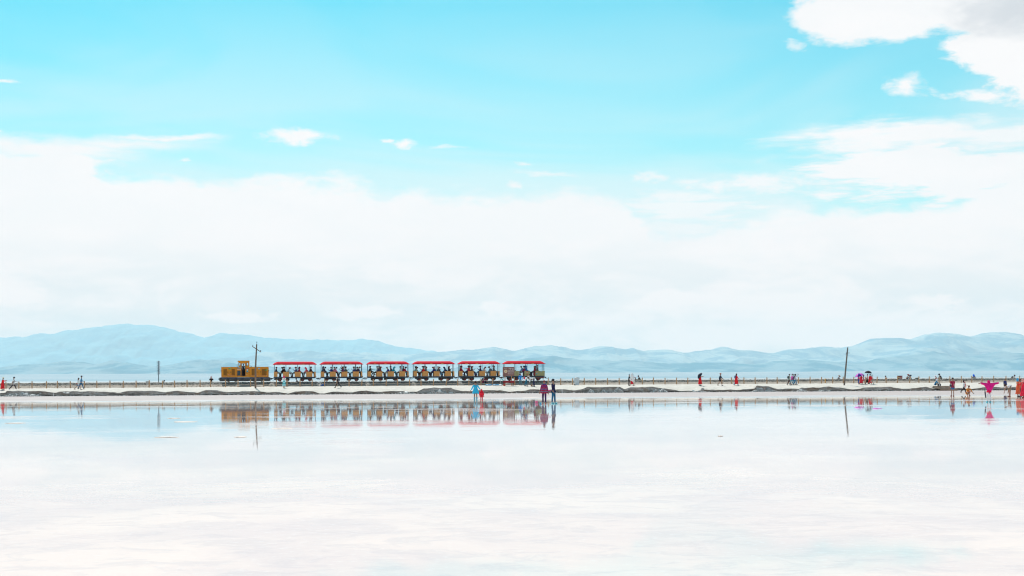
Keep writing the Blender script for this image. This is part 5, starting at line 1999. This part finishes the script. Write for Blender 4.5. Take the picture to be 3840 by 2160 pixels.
# rocks of salt at the foot of the bank
ROCKS = [(32, 1484, 16, 9), (46, 1487, 8, 5), (60, 1481, 10, 7), (72, 1487, 10, 6), (84, 1479, 13, 10), (95, 1487, 18, 14), (109, 1488, 9, 7), (122, 1488, 20, 9), (142, 1487, 12, 8), (152, 1477, 10, 5), (240, 1474, 10, 5), (252, 1476, 14, 6), (309, 1475, 7, 6),
         (1500, 1475, 10, 6), (1522, 1475, 22, 7), (1545, 1476, 12, 5), (1632, 1475, 12, 7), (1648, 1473, 18, 12), (1622, 1472, 16, 9), (1690, 1475, 16, 6), (2215, 1472, 14, 8), (2263, 1471, 12, 9), (2318, 1470, 16, 12), (2302, 1472, 8, 6),
         (2468, 1468, 14, 9), (2452, 1472, 8, 6), (2600, 1469, 12, 7), (2633, 1467, 18, 12), (2850, 1464, 20, 10), (2838, 1468, 10, 8), (2882, 1463, 20, 7), (3003, 1464, 16, 6), (3076, 1466, 14, 6), (2478, 1470, 9, 7), (2838, 1458, 12, 6)]
sizes = []
marks = [(0, 'left edge of the frame'), (200, 'left white stake'), (595, 'lattice mast'), (958, 'tall utility pole'), (1785, 'cyan raincoat'), (2163, 'litter bin'), (2366, 'white cloaked walker'), (2625, 'walker in red with black umbrella'),
         (2868, 'pink stake'), (3165, 'leaning pole')]
seenr = {}
for i, (px, py, w, h_) in enumerate(ROCKS):
    v_ = 180.25 - (.35 if py > hz(px) + 50 else 0)
    u = U(px, v_)
    s_ = SC(px, v_)
    zc = max(0.0, ZP(px, py, v_) - .0)
    rr_ = random.Random(100 + i)
    m_ = MB()
    bm = bmesh.new()
    bmesh.ops.create_icosphere(bm, subdivisions=2, radius=1)
    ph = [rr_.uniform(0, 6) for _ in range(6)]
    for q_ in bm.verts:
        f_ = 1 + .16 * math.sin(q_.co.x * 3 + ph[0]) + .13 * math.sin(q_.co.y * 4 + ph[1]) + .12 * math.sin(q_.co.z * 4.5 + ph[2]) + rr_.uniform(-.07, .07)
        q_.co = Vector((q_.co.x * f_ * w / s_ / 2, q_.co.y * f_ * w / s_ / 2.2, q_.co.z * f_ * h_ / s_ / 1.7))
    me = bpy.data.meshes.new('salt_rock')
    bm.to_mesh(me)
    bm.free()
    me.materials.append(SALTW if i % 3 else SALTG)
    o = link('salt_rock', me, None, W(u, v_, zc + h_ / s_ * .35))
    near = min(marks, key=lambda k: abs(k[0] - px))
    sz_ = 'large' if w >= 16 else ('small' if w < 11 else 'medium')
    colr = 'crusted white' if i % 3 else 'dull grey'
    side = 'left' if px < near[0] else 'right'
    key = (sz_, colr, side, near[1])
    nn = seenr.get(key, 0)
    seenr[key] = nn + 1
    word = ['', 'next ', 'third ', 'fourth ', 'fifth ', 'sixth '][nn]
    tag(o, '%s%s %s salt lump %s of the %s' % (word, sz_, colr, side, near[1]), 'salt lump', 'salt lumps at the foot of the bank')

# wooden steps on the right
v_ = 182.3
u = U(3516, v_)
st_ = thing('wooden_steps', 'three wide wooden steps leading from the salt bank down to the flat', 'steps', W(u, v_ - 2.9, 0), TH)
s_ = SC(3516, v_)
def zz_(py):
    return ZP(3516, py, v_ - 2.2)
WS = mat('step_wood', (.36, .245, .175), .8, .2, 4, .01, 14)
for i, (x0, x1, a, b_, dy) in enumerate(((3478, 3544, 1448, 1452.5, 1.6), (3482, 3551, 1453.2, 1457.6, .8), (3487, 3553.7, 1458.4, 1465.5, 0))):
    cx = ((x0 + x1) / 2 - 3516) / s_
    w = (x1 - x0) / s_
    za, zb2 = zz_(a), zz_(b_)
    m_ = MB(); m_.bbox((cx, dy - .1, (za + zb2) / 2 - .012), (w, .05, za - zb2 - .02), .006); m_.obj('riser', WS, st_)
    m_ = MB(); m_.bbox((cx, dy + .25, za), (w + .04, .76, .035), .006); m_.obj('tread', mat('step_wood_pale', (.50, .40, .32), .8, .2, 4), st_)

# things behind the track
def far_box(name, lab, cat, px0, px1, y0, y1, m, v_=196.2, depth=.5):
    u = U((px0 + px1) / 2, v_)
    s_ = SC((px0 + px1) / 2, v_)
    z0, z1 = ZP((px0 + px1) / 2, y1, v_) - .45, ZP((px0 + px1) / 2, y0, v_)
    o = thing(name, lab, cat, W(u, v_, z0), TH)
    w = (px1 - px0) / s_
    MB().bbox((0, 0, (z1 - z0) / 2), (w, depth, z1 - z0), .02).obj('case', m, o)
    MB().bbox((0, 0, z1 - z0 + .01), (w + .03, depth + .03, .03), .008).obj('lid', m, o)
    return o


far_box('white_crate', 'low white crate behind the track left of the lattice mast', 'crate', 547, 562, 1430, 1434, WHITES)
far_box('green_crate', 'dark green crate behind the track near the small red sign', 'crate', 3434, 3443, 1417, 1421, mat('dark_green', (.04, .09, .07), .6))
rs = far_box('red_notice', 'small red notice board behind the track on the right', 'sign', 3365, 3384.5, 1409.5, 1421, mat('notice_red', (.33, .07, .07), .6), 196.4, .05)
decal(rs, oval(-.17, .66, .1, .1), -.035, EMB, 'emblem')
for k in range(3):
    decal(rs, [(.02, .72 - k * .12), (.28, .72 - k * .12), (.28, .76 - k * .12), (.02, .76 - k * .12)], -.035, PINKS, 'text_line')

# ================================================================== PEOPLE OUTSIDE THE TRAIN
CR = (215, 25, 35)
bankman('walking in long red cloak and straw sunhat at the far left', 10, 1462.8, 1415, RIGHT, pose='phone', top=CR, bottom=('dress', CR), hat=('sunhat', (225, 200, 165)), shoes=(120, 80, 70))
bankman('walking in black and white striped shirt, dark trousers and cap', 50, 1463.5, 1411, RIGHT, pose='stride', top=(225, 225, 228), sleeve=.9, bottom=('trousers', (28, 28, 44)), hat=('cap', (35, 35, 42)),
        bag=('side', (24, 24, 28)), shoes=(190, 190, 195))
# shirt stripes as real bands
st = [o for o in C.objects if o.get('label', '').startswith('walking in black and white')][0]
Jp = joints(POSES['stride'])
for k in range(3):
    c_ = sub(Jp['spine'], Jp['chest'], -.3 + .55 * k)
    m_ = MB(); m_.tube([c_ - Vector((0, .0, .018)), c_ + Vector((0, 0.002, .018))], .146, 14); m_.obj('shirt_stripe', cloth((30, 32, 40)), st)
bankman('long haired walker in white blouse with red cloth over denim shorts', 293, 1463, 1415, RIGHT, pose='stride', top=(205, 225, 238), sleeve=1.5, bottom=('shorts', (60, 95, 135)), hair=('long', BK), bag=('side', (190, 30, 40)), shoes=(130, 85, 75))
bankman('walker in denim blue outfit and dark cap beyond the long haired one', 304, 1461, 1408.5, RIGHT, pose='walk', top=(75, 125, 160), bottom=('trousers', (45, 90, 125)), hat=('cap', (30, 55, 80)), lo=185)
farman('dark haired head peeking over the track beside the lattice mast', 608, 1425, RIGHT, 'sit_ground', top=(70, 60, 60))
farman('black coated figure with pale pink headscarf beyond the track, left', 792, 1410.5, AWAY, 'phone', top=(28, 28, 34), hair=('hood', (225, 190, 190)), fat=1.15)
bankman('in pink headscarf, white top and turquoise banded skirt facing the train', 1065, 1454.5, 1408.5, AWAY, pose='phone', top=(215, 218, 225), bottom=('skirt', (150, 210, 225)), hair=('hood', (210, 30, 95)), shoes=(120, 75, 65))
o = [x for x in C.objects if x.get('label', '').startswith('in pink headscarf')][0]
Jp = joints(POSES['phone'])
for c_, w_, col_ in ((sub(Jp['pelvis'], Jp['kneeL'], .15), .17, (30, 165, 175)), (sub(Jp['pelvis'], Jp['kneeL'], .75), .215, (40, 160, 170)), (sub(Jp['kneeL'], Jp['ankleL'], .5), .25, (225, 190, 200))):
    c_ = Vector((0, c_.y, c_.z))
    m_ = MB(); m_.tube([c_ - Vector((0, 0, .04)), c_ + Vector((0, 0, .04))], [w_ + .01, w_], 18, cap=False); m_.obj('skirt_band', cloth(col_), o)
farman('crouching in navy clothes behind the track under the first carriage', 1120, 1417.5, LEFT, 'squat', v=197.5, top=(22, 28, 55), bottom=('trousers', (20, 22, 40)))
bankman('walking left in black clothes and white cap before the second carriage', 1267, 1454.5, 1408.5, LEFT, pose='stride', top=(30, 28, 44), sleeve=.5, bottom=('trousers', (26, 24, 34)), hat=('cap', (225, 222, 220)), bag=('back', (30, 30, 60)))
CY = (45, 175, 220)
flatman('adult in cyan raincoat and pale blue boots, seen from behind', 1783.6, 1507, 1430.5, AWAY, pose='reach', top=CY, bottom=('poncho', CY), shoes=(120, 175, 190), boots=True, fat=1.15, hair=('bun', (40, 28, 35)))
flatman('child in red hooded jacket and red leggings holding the raincoat', 1806, 1508, 1459.5, AWAY, pose='stand_wide', top=(225, 30, 55), bottom=('trousers', (205, 30, 60)), hair=('hood', (225, 30, 55)), fat=1.75, shoes=(150, 60, 60))
o = [x for x in C.objects if x.get('label', '').startswith('child in red hooded')][0]
m_ = MB(); m_.tube([(0, 0, .84), (0, 0, .90)], .165, 14); m_.obj('white_belt', cloth((225, 210, 220)), o)
flatman('in purple and red striped shawl over purple leggings, seen from behind', 2041, 1514.5, 1427, AWAY, pose='stand_wide', top=(120, 30, 85), bottom=('trousers', (60, 28, 80)), hair=('bun', (120, 60, 60)), fat=1.1, shoes=(170, 95, 80))
o = [x for x in C.objects if x.get('label', '').startswith('in purple and red striped')][0]
Jp = joints(POSES['stand_wide'])
cols = [(70, 45, 120), (150, 35, 80), (110, 40, 105), (165, 40, 60), (95, 80, 125), (150, 35, 60), (120, 100, 130), (150, 40, 70)]
for k, cc in enumerate(cols):
    z1 = Jp['neck'].z + .03 - k * .085
    w1, w2 = .10 + .17 * (k / 8) ** .6, .10 + .17 * ((k + 1) / 8) ** .6
    m_ = MB()
    m_.loft([[Vector((math.cos(a) * w * 1.05, math.sin(a) * w * .72 - .02, z_ + .015 * math.sin(a * 4 + k))) for a in [j * .3927 for j in range(16)]] for z_, w in ((z1, w1), (z1 - .087, w2))], cap=(k in (0, 7)))
    m_.obj('shawl_stripe', cloth(cc), o, smooth=True)
flatman('man in black and navy top, blue trousers and dark cap', 2076, 1513.5, 1422, TOWARD + .9, pose='back_arm', top=(30, 30, 72), bottom=('trousers', (35, 95, 130)), hat=('cap', (42, 45, 55)), shoes=(110, 200, 220), fat=1.0, boots=False)
u, v = flat(2061, 1513.5)
o = thing('pink_hat', 'pink hat held in the hand between the pair on the water', 'hat', W(u, v, ZP(2061, 1466, v)), TH)
m_ = MB(); m_.ell((0, 0, 0), (.085, .085, .09), None, 10, 5, 0, 1); m_.obj('crown', cloth((235, 90, 150)), o)
m_ = MB(); m_.tube([(0, 0, -.01), (0, 0, .01)], .13, 14); m_.obj('brim', cloth((240, 140, 180)), o)
u, v = flat(2012, 1512.5)
o = thing('toy_bucket', 'pink toy bucket standing in the shallow water', 'bucket', W(u, v, -.01), TH)
m_ = MB(); m_.tube([(0, 0, 0), (0, 0, .17)], [.075, .105], 14); m_.obj('bucket_body', cloth((250, 110, 150)), o)
m_ = MB(); m_.tube([(-.1, 0, .15), (-.06, 0, .22), (.06, 0, .22), (.1, 0, .15)], .008, 5); m_.obj('handle', cloth((250, 170, 190)), o)
u, v = flat(2028, 1515.5)
o = thing('toy_bag', 'small blue and white bag on the water beside the shawl wearer', 'bag', W(u, v, 0), TH)
m_ = MB(); m_.ell((0, 0, .05), (.10, .07, .06)); m_.obj('bag_body', cloth((70, 170, 205)), o)
m_ = MB(); m_.ell((.04, -.05, .06), (.05, .03, .035)); m_.obj('flap', cloth((230, 235, 238)), o)
# around the notice board
farman('in maroon shirt with dark backpack sitting beyond the fence', 1811, 1412, RIGHT, 'sit_ground', v=190.9, top=(130, 25, 60), bottom=('trousers', (25, 30, 60)), bag=('back', (28, 36, 60)))
farman('stooping in pale cyan top half hidden by the notice board', 1888.5, 1413.5, LEFT, 'bend_side', v=190.8, h=1.3, top=(150, 215, 235))
bankman('in bright blue jacket, white cap and teal trousers watching the train', 1951.5, 1444, 1398.8, AWAY, pose='stand_wide', top=(25, 125, 200), bottom=('trousers', (75, 120, 130)), hat=('cap', (225, 225, 228)), fat=1.1)
bankman('leaning forward in white shirt and teal jeans by the last carriage', 1974, 1448.5, 1404, RIGHT, pose='bend_side', top=(235, 235, 238), bottom=('trousers', (30, 105, 130)), hs=1.12)
bankman('bent double in white shirt and dark blue trousers beside a bag', 2002, 1449.5, 1417.5, LEFT, pose='bend', top=(228, 225, 225), bottom=('trousers', (35, 34, 75)), hs=1.72)
o = thing('brown_bag', 'brown shoulder bag on the salt by the bent over person', 'bag', on_bank(1993.5, 1449)[0], TH)
m_ = MB(); m_.ell((0, 0, .12), (.13, .1, .14)); m_.obj('bag_body', cloth((140, 105, 85)), o)
m_ = MB(); m_.tube([(-.08, 0, .2), (-.04, 0, .36), (.05, 0, .36), (.08, 0, .2)], .012, 5); m_.obj('strap', cloth((110, 80, 65)), o)
o = thing('red_balloon', 'red balloon between the blue jacket and the white shirt', 'balloon', W(U(1966, 189.5), 189.5, ZP(1966, 1419, 189.5)), TH)
m_ = MB(); m_.ell((0, 0, .05), (.13, .13, .18), None, 12, 8); m_.obj('skin', mat('balloon_red', (.80, .03, .06), .3), o, smooth=True)
m_ = MB(); m_.tube([(0, 0, -.13), (.05, 0, -.45)], .005, 4); m_.obj('string', ROPE, o)


# umbrellas
def umbrella(lab, loc, rad, col, tilt, rz, shaft=.85, col2=None):
    o = thing('umbrella', lab, 'umbrella', loc, rz)
    o.rotation_euler = (tilt[0], tilt[1], rz)
    m1 = cloth(col)
    n = 8
    for gk in range(n):
        mb = MB()
        mm = cloth(col2) if col2 and gk % 2 else m1
        rows_ = []
        for i in range(6):
            ph = (i / 5) * R(68)
            rr_ = rad * math.sin(ph) / math.sin(R(68))
            zz = shaft - rad * .62 * (1 - math.cos(ph)) / (1 - math.cos(R(68)))
            rows_.append([Vector((math.cos(2 * math.pi * (gk + f_) / n) * rr_ * (1 - .05 * math.sin(math.pi * f_) * i / 5), math.sin(2 * math.pi * (gk + f_) / n) * rr_ * (1 - .05 * math.sin(math.pi * f_) * i / 5), zz)) for f_ in (0, .5, 1)])
        vs_ = [q_ for r_ in rows_ for q_ in r_]
        fs_ = []
        for i in range(5):
            for j in range(2):
                fs_.append((i * 3 + j, i * 3 + j + 1, (i + 1) * 3 + j + 1, (i + 1) * 3 + j))
        mb.add(vs_, fs_)
        mb.obj('canopy_panel', mm, o, smooth=True)
    m_ = MB(); m_.tube([(0, 0, 0), (0, 0, shaft + .05)], .01, 6); m_.obj('shaft', BLACK, o)
    m_ = MB(); m_.tube([(0, 0, 0), (0, 0, -.06), (.03, 0, -.09), (.06, 0, -.06)], .014, 6); m_.obj('handle', BLACK, o)
    return o


def hand_at(px, py, v_):
    return W(U(px, v_), v_, ZP(px, py, v_))


bankman('in black clothes holding up the white cloak of a red skirted walker', 2358.5, 1446, 1404, RIGHT, pose='phone', top=(35, 30, 42), bottom=('trousers', (28, 26, 34)), lo=184)
bankman('walker wrapped in a long white cloak over a full red skirt', 2369, 1446.5, 1402, LEFT, pose='walk', top=(225, 225, 230), bottom=('skirt', (230, 25, 45)), hair=('hood', (222, 222, 228)), shoes=(110, 80, 70), fat=1.35)
o = [x for x in C.objects if x.get('label', '').startswith('walker wrapped in a long white')][0]
Jp = joints(POSES['walk'])
m_ = MB()
m_.loft([[Vector((math.cos(a) * w, math.sin(a) * w * .8 - off, z_ + .03 * math.sin(a * 3))) for a in [j * .3927 for j in range(16)]] for z_, w, off in ((1.80, .05, .02), (1.75, .18, .04), (1.5, .27, .06), (1.0, .28, .12), (.55, .27, .20))])
m_.obj('cloak', cloth((220, 222, 230)), o, smooth=True)
farman('sitting low in white and pink hat behind the track', 2388.5, 1412.5, LEFT, 'sit_ground', top=(35, 40, 45), hat=('sunhat', (235, 190, 195)))
farman('sitting in dark green shirt with yellow bag behind the track', 2402, 1407.5, LEFT, 'sit_ground', top=(36, 46, 44), bag=('side', (220, 170, 50)), h=1.8)
bankman('walker in red top and red dress under a dark furled umbrella', 2625, 1445.5, 1400, RIGHT, pose='phone', top=(225, 190, 175), sleeve=.6, bottom=('dress', (215, 20, 30)), hair=('long', BK))
v_ = on_bank(2625, 1445.5)[1]
umbrella('dark navy umbrella tilted back over the walker in the red dress', hand_at(2629, 1412, v_ - .1), .46, (30, 34, 52), (0, R(-56), 0), TH, .42)
bankman('walker in straw hat, dark blue top and black knee length shorts', 2700.5, 1446, 1398.6, RIGHT, pose='walk', top=(38, 52, 72), sleeve=1.9, bottom=('shorts', (28, 26, 30)), hat=('sunhat', (170, 105, 75)), shoes=(85, 50, 50))
bankman('walker in long red dress, dark scarf and pale blue boots', 2760.8, 1445, 1399.5, RIGHT, pose='walk', top=CR, bottom=('dress', CR), hair=('hood', (75, 30, 42)), bag=('back', (75, 90, 130)), shoes=(90, 150, 175), boots=True)
bankman('walker in grey green jacket with black backpack, leftmost of the four', 2959, 1443.5, 1402, RIGHT, pose='walk', top=(135, 150, 145), bottom=('trousers', (50, 40, 55)), bag=('back', (38, 38, 44)), hat=('sunhat', (80, 65, 60)))
bankman('walker in magenta top and jeans, second of the four', 2969, 1443, 1401, RIGHT, pose='walk2', top=(235, 40, 165), bottom=('trousers', (110, 165, 185)), hat=('cap', (140, 110, 110)), lo=185)
bankman('walker in mauve top and jeans, third of the four', 2976.5, 1443, 1401.5, RIGHT, pose='walk', top=(130, 95, 130), bottom=('trousers', (60, 120, 150)), hair=('bob', DK), lo=185)
bankman('walker in grey top and blue jeans raising a camera, rightmost of the four', 2982.5, 1443.5, 1401, RIGHT, pose=(5, 22, 8, -18, 12, (95, 8, 60), (90, 8, 70), 3), top=(190, 200, 210), bottom=('trousers', (50, 110, 145)), hair=('long', BK))
farman('seated in straw hat and navy top behind the track near leaning pole', 3140.5, 1407.5, RIGHT, 'sit_ground', top=(70, 65, 90), hat=('sunhat', (210, 165, 145)), h=1.7)
bankman('in magenta top and blue trousers under the pink umbrella', 3219.5, 1440, 1400, RIGHT, pose='stand', top=(240, 60, 140), bottom=('trousers', (35, 60, 140)))
bankman('in bright red dress under the pink umbrella', 3229, 1440.5, 1402, RIGHT, pose='walk', top=(225, 30, 60), bottom=('dress', (225, 40, 60)), lo=185)
bankman('child in white top and maroon shorts between the two umbrellas', 3237.5, 1440.5, 1403.5, RIGHT, pose='stride', top=(220, 215, 225), sleeve=.7, bottom=('shorts', (185, 40, 70)), hair=('long', BK))
v_ = on_bank(3225, 1440.5)[1]
umbrella('large pink and magenta umbrella with dark blue panels shading two walkers', hand_at(3224.5, 1415, v_ - .15), .62, (240, 110, 200), (0, R(-14), 0), TH, .55, (60, 40, 130))
bankman('in beige top and long black skirt under the black umbrella', 3251.5, 1440, 1402, RIGHT, pose='walk2', top=(205, 170, 160), bottom=('skirt', (40, 22, 22)))
bankman('in red top with bulging red wrap below the black umbrella', 3262, 1440.5, 1401, RIGHT, pose='walk', top=(225, 30, 40), bottom=('dress', (230, 22, 30)), hair=('bob', BK))
bankman('in grey trousers stepping out right of the bulging red wrap', 3268.5, 1440.5, 1403, RIGHT, pose='stride', top=(225, 35, 50), bottom=('trousers', (140, 130, 120)), lo=185)
v_ = on_bank(3255, 1440.5)[1]
umbrella('black umbrella held over the walkers in beige and red', hand_at(3255, 1414, v_ - .2), .50, (34, 30, 38), (0, R(4), 0), TH, .82)
farman('dark haired head peeking over the track right of the umbrellas', 3327.5, 1408.5, LEFT, 'sit_ground', top=(200, 150, 140), hair=('bob', (45, 22, 30)))
farman('sitting in maroon top and orange sunhat behind the track', 3398.5, 1403.5, RIGHT, 'sit_ground', h=1.95, top=(75, 35, 45), hat=('sunhat', (170, 75, 55)), v=196.8)
farman('sitting in slate blue hooded top behind the track', 3407.5, 1405, RIGHT, 'sit_ground', h=1.9, top=(75, 110, 135), hair=('hood', (50, 60, 80)))
farman('sitting in red top and pale pink sunhat behind the track', 3515.5, 1408.5, LEFT, 'sit_ground', h=1.7, top=(215, 40, 70), hat=('sunhat', (235, 195, 195)))
farman('sitting in black coat and dark cap behind the track', 3531, 1401, LEFT, 'sit_ground', h=2.0, top=(42, 50, 56), hat=('cap', (48, 44, 50)))
farman('in blue hood and grey jacket behind the track, right side', 3655, 1403.5, AWAY, 'sit_ground', h=1.95, top=(95, 115, 130), hair=('hood', (25, 100, 215)))
farman('sitting in white shirt with dark bag behind the track, far right', 3797, 1405, RIGHT, 'sit_ground', h=1.95, top=(220, 220, 225), bag=('back', (50, 50, 60)))
# on the steps
v_ = 181.4
person('sitting on the wooden steps in blue jacket and white cap', W(U(3507, v_), v_, ZP(3507, 1452.5, v_) - .02), RIGHT - .3, h=1.62, pose='sit_ground', top=(45, 120, 160), bottom=('trousers', (40, 32, 38)), hat=('cap', (225, 225, 225)), hair=('hood', (200, 205, 210)))
o = thing('rucksack', 'black and white rucksack standing on the wooden steps', 'bag', W(U(3524, v_), v_, ZP(3524, 1449, v_)), TH)
m_ = MB(); m_.ell((0, 0, .17), (.17, .13, .21)); m_.obj('bag_body', cloth((30, 30, 36)), o, smooth=True)
m_ = MB(); m_.ell((-.07, -.08, .16), (.09, .07, .16)); m_.obj('front_pocket', cloth((220, 220, 220)), o, smooth=True)
# on the flat, right
flatman('standing in maroon shirt and blue shorts, barefoot on the flat', 3572.5, 1485.5, 1416, AWAY, pose='stand', top=(150, 35, 70), sleeve=.9, bottom=('shorts', (50, 105, 155)), bag=('side', (60, 65, 80)), shoes=(140, 90, 80))
flatman('in white top and red scarf, leaning back with one leg behind', 3615, 1475.5, 1424.7, RIGHT, pose=(-4, 26, 14, -28, 20, (30, 10, 30), (35, 10, 30), 8), top=(235, 225, 225), sleeve=.6, bottom=('trousers', (48, 32, 36)), hair=('bob', (50, 22, 28)))
o = [x for x in C.objects if x.get('label', '').startswith('in white top and red scarf')][0]
m_ = MB(); m_.tube([(0, .10, 1.42), (0, .15, 1.2), (.02, .14, .95), (0, .16, .7)], [.06, .07, .07, .05], 8); m_.obj('scarf', cloth((225, 30, 35)), o, smooth=True)
flatman('crouching child in orange patterned wrap on the flat', 3628, 1484.5, 1444.3, TOWARD, pose='squat', top=(240, 135, 50), bottom=('mini', (210, 120, 90)), hs=1.65, hair=('short', (90, 40, 40)), shoes=(200, 120, 90))
flatman('spreading a bright pink shawl wide, in white trousers and teal boots', 3708.6, 1508.5, 1424, AWAY, pose='tpose', top=(235, 25, 60), bottom=('trousers', (215, 210, 215)), hair=('hood', (240, 20, 110)), shoes=(70, 180, 195), fat=1.15, hs=.97, boots=False)
o = [x for x in C.objects if x.get('label', '').startswith('spreading a bright pink')][0]
m_ = MB()
# shawl draped along both arms, hanging in a V to the waist
top_l, n_ = [], 14
rowsA = []
for k in range(n_ + 1):
    x = -.76 + 1.52 * k / n_
    drop = .16 + .66 * max(0, 1 - abs(x) / .50) ** .9
    zt2 = 1.47 + .07 * (abs(x) / .78)
    col_ = []
    for j in range(5):
        f_ = j / 4
        col_.append(Vector((x * (1 - .12 * f_), -.10 - .06 * math.sin(f_ * 3) + .03 * math.sin(x * 14 + f_ * 3), zt2 - drop * f_)))
    rowsA.append(col_)
vs_ = [q_ for r_ in rowsA for q_ in r_]
vs_ += [q_ + Vector((0, .03, 0)) for q_ in vs_]
fs_ = []
N0 = (n_ + 1) * 5
for i in range(n_):
    for j in range(4):
        a = (i * 5 + j, (i + 1) * 5 + j, (i + 1) * 5 + j + 1, i * 5 + j + 1)
        fs_.append(a)
        fs_.append(tuple(q_ + N0 for q_ in a[::-1]))
m_.add(vs_, fs_)
m_.obj('shawl', cloth((245, 20, 125)), o, smooth=True)
u, v = flat(3694, 1480)
o = thing('folded_umbrella', 'black folded umbrella hanging beside the white trousers', 'umbrella', W(flat(3708, 1508)[0] - .28, flat(3708, 1508)[1], .52), TH)
m_ = MB(); m_.tube([(0, 0, .28), (.02, 0, .12), (.06, 0, -.18), (.08, 0, -.26)], [.02, .05, .045, .01], 8); m_.obj('canopy', cloth((70, 75, 85)), o, smooth=True)
m_ = MB(); m_.tube([(0, 0, .27), (-.01, 0, .40)], .012, 6); m_.obj('handle', BLACK, o)
flatman('in black and blue top holding a blue bag near the bank', 3769, 1466.5, 1420, TOWARD, pose='stand', top=(30, 45, 95), bottom=('shorts', (30, 32, 45)), hair=('short', (60, 35, 40)), bag=('side', (40, 60, 165)))
flatman('bending down to the flat in white shirt and khaki shorts', 3786, 1487, 1444.3, LEFT + .5, pose='bend', top=(228, 225, 225), sleeve=.7, bottom=('shorts', (120, 115, 95)), hs=1.62, hair=('short', DK), shoes=(140, 80, 65))
u, v = flat(3776, 1486.5)
o = thing('sandals', 'dark pair of sandals left on the flat by the bending person', 'sandals', W(u, v, 0.01), TH)
for k_ in (-1, 1):
    m_ = MB(); m_.ell((k_ * .09, 0, .03), (.05, .12, .03)); m_.obj('sandal', cloth((90, 60, 50)), o)
flatman('in blue hood and orange patterned wrap near the right edge', 3817, 1487, 1418, RIGHT, pose='stand', top=(235, 95, 60), bottom=('skirt', (235, 90, 55)), hair=('hood', (70, 150, 190)), fat=0.95, shoes=(90, 60, 60))
flatman('in full bright red dress and coral headscarf at the right edge', 3838, 1492, 1421, LEFT + .4, pose='phone', top=(235, 35, 60), bottom=('dress', (235, 30, 60)), hair=('hood', (240, 150, 140)), fat=1.1, shoes=(180, 80, 70))
flatman('tanned arm raised, in orange print shirt behind the red dress', 3826, 1486, 1421, RIGHT, pose=(0, 2, 0, -2, 0, (110, 20, 50), A0, 0), top=(240, 110, 70), sleeve=.4, bottom=('trousers', (90, 60, 60)), hair=('bob', (120, 60, 60)))
# floating cloths
for px, py, w, txt in ((3224, 1528.5, .9, 'left pink cloth strip floating on the shallow water'), (3292, 1532.3, .7, 'right pink cloth strip floating on the shallow water')):
    u, v = flat(px, py)
    o = thing('floating_cloth', txt, 'cloth', W(u, v, .0), TH, 'pink cloths floating on the water')
    m_ = MB()
    m_.ell((-.12, 0, .01), (w * .18, .35, .035)); m_.obj('fold', cloth((250, 130, 200)), o, smooth=True)
    m_ = MB(); m_.ell((.12, .1, .01), (w * .17, .3, .03)); m_.obj('fold', cloth((250, 170, 215)), o, smooth=True)
# thin crusts breaking the water surface
rr_ = random.Random(9)
for i, (px, py, w, d) in enumerate(((650, 1569, .28, .35), (690, 1582, .5, .4), (620, 1640, .35, .25), (1060, 1607, .35, .5), (905, 1639, .18, .3), (60, 1587, .4, .3), (2702, 1636, .07, .08), (1990, 1492, .9, 2.0))):
    u, v = flat(px, py)
    m_ = MB()
    rings = []
    for rf_, z_ in ((1, -.01), (.9, .012), (.5, .022), (.05, .024)):
        rings.append([Vector((math.cos(a) * w * rf_ * (1 + .25 * math.sin(a * 3 + i)), math.sin(a) * d * rf_ * (1 + .2 * math.sin(a * 5 + i * 2)), z_)) for a in [k * .3927 for k in range(16)]])
    m_.loft(rings)
    o = m_.obj('salt_crust', mat('crust', (.74, .66, .60) if i % 2 else (.72, .58, .50), .8, .15, 4), None, False, W(u, v, 0))
    where = ['below the lattice mast, upper of two', 'below the lattice mast, lower of two', 'left of the reflected tall pole, low', 'under the reflection of the first carriage', 'beside the reflected tall pole', 'near the left edge of the water',
             'alone on open water right of centre', 'by the feet of the pair on the water'][i]
    tag(o, 'flat crust of salt ' + where, 'salt crust', 'salt crusts on the water')
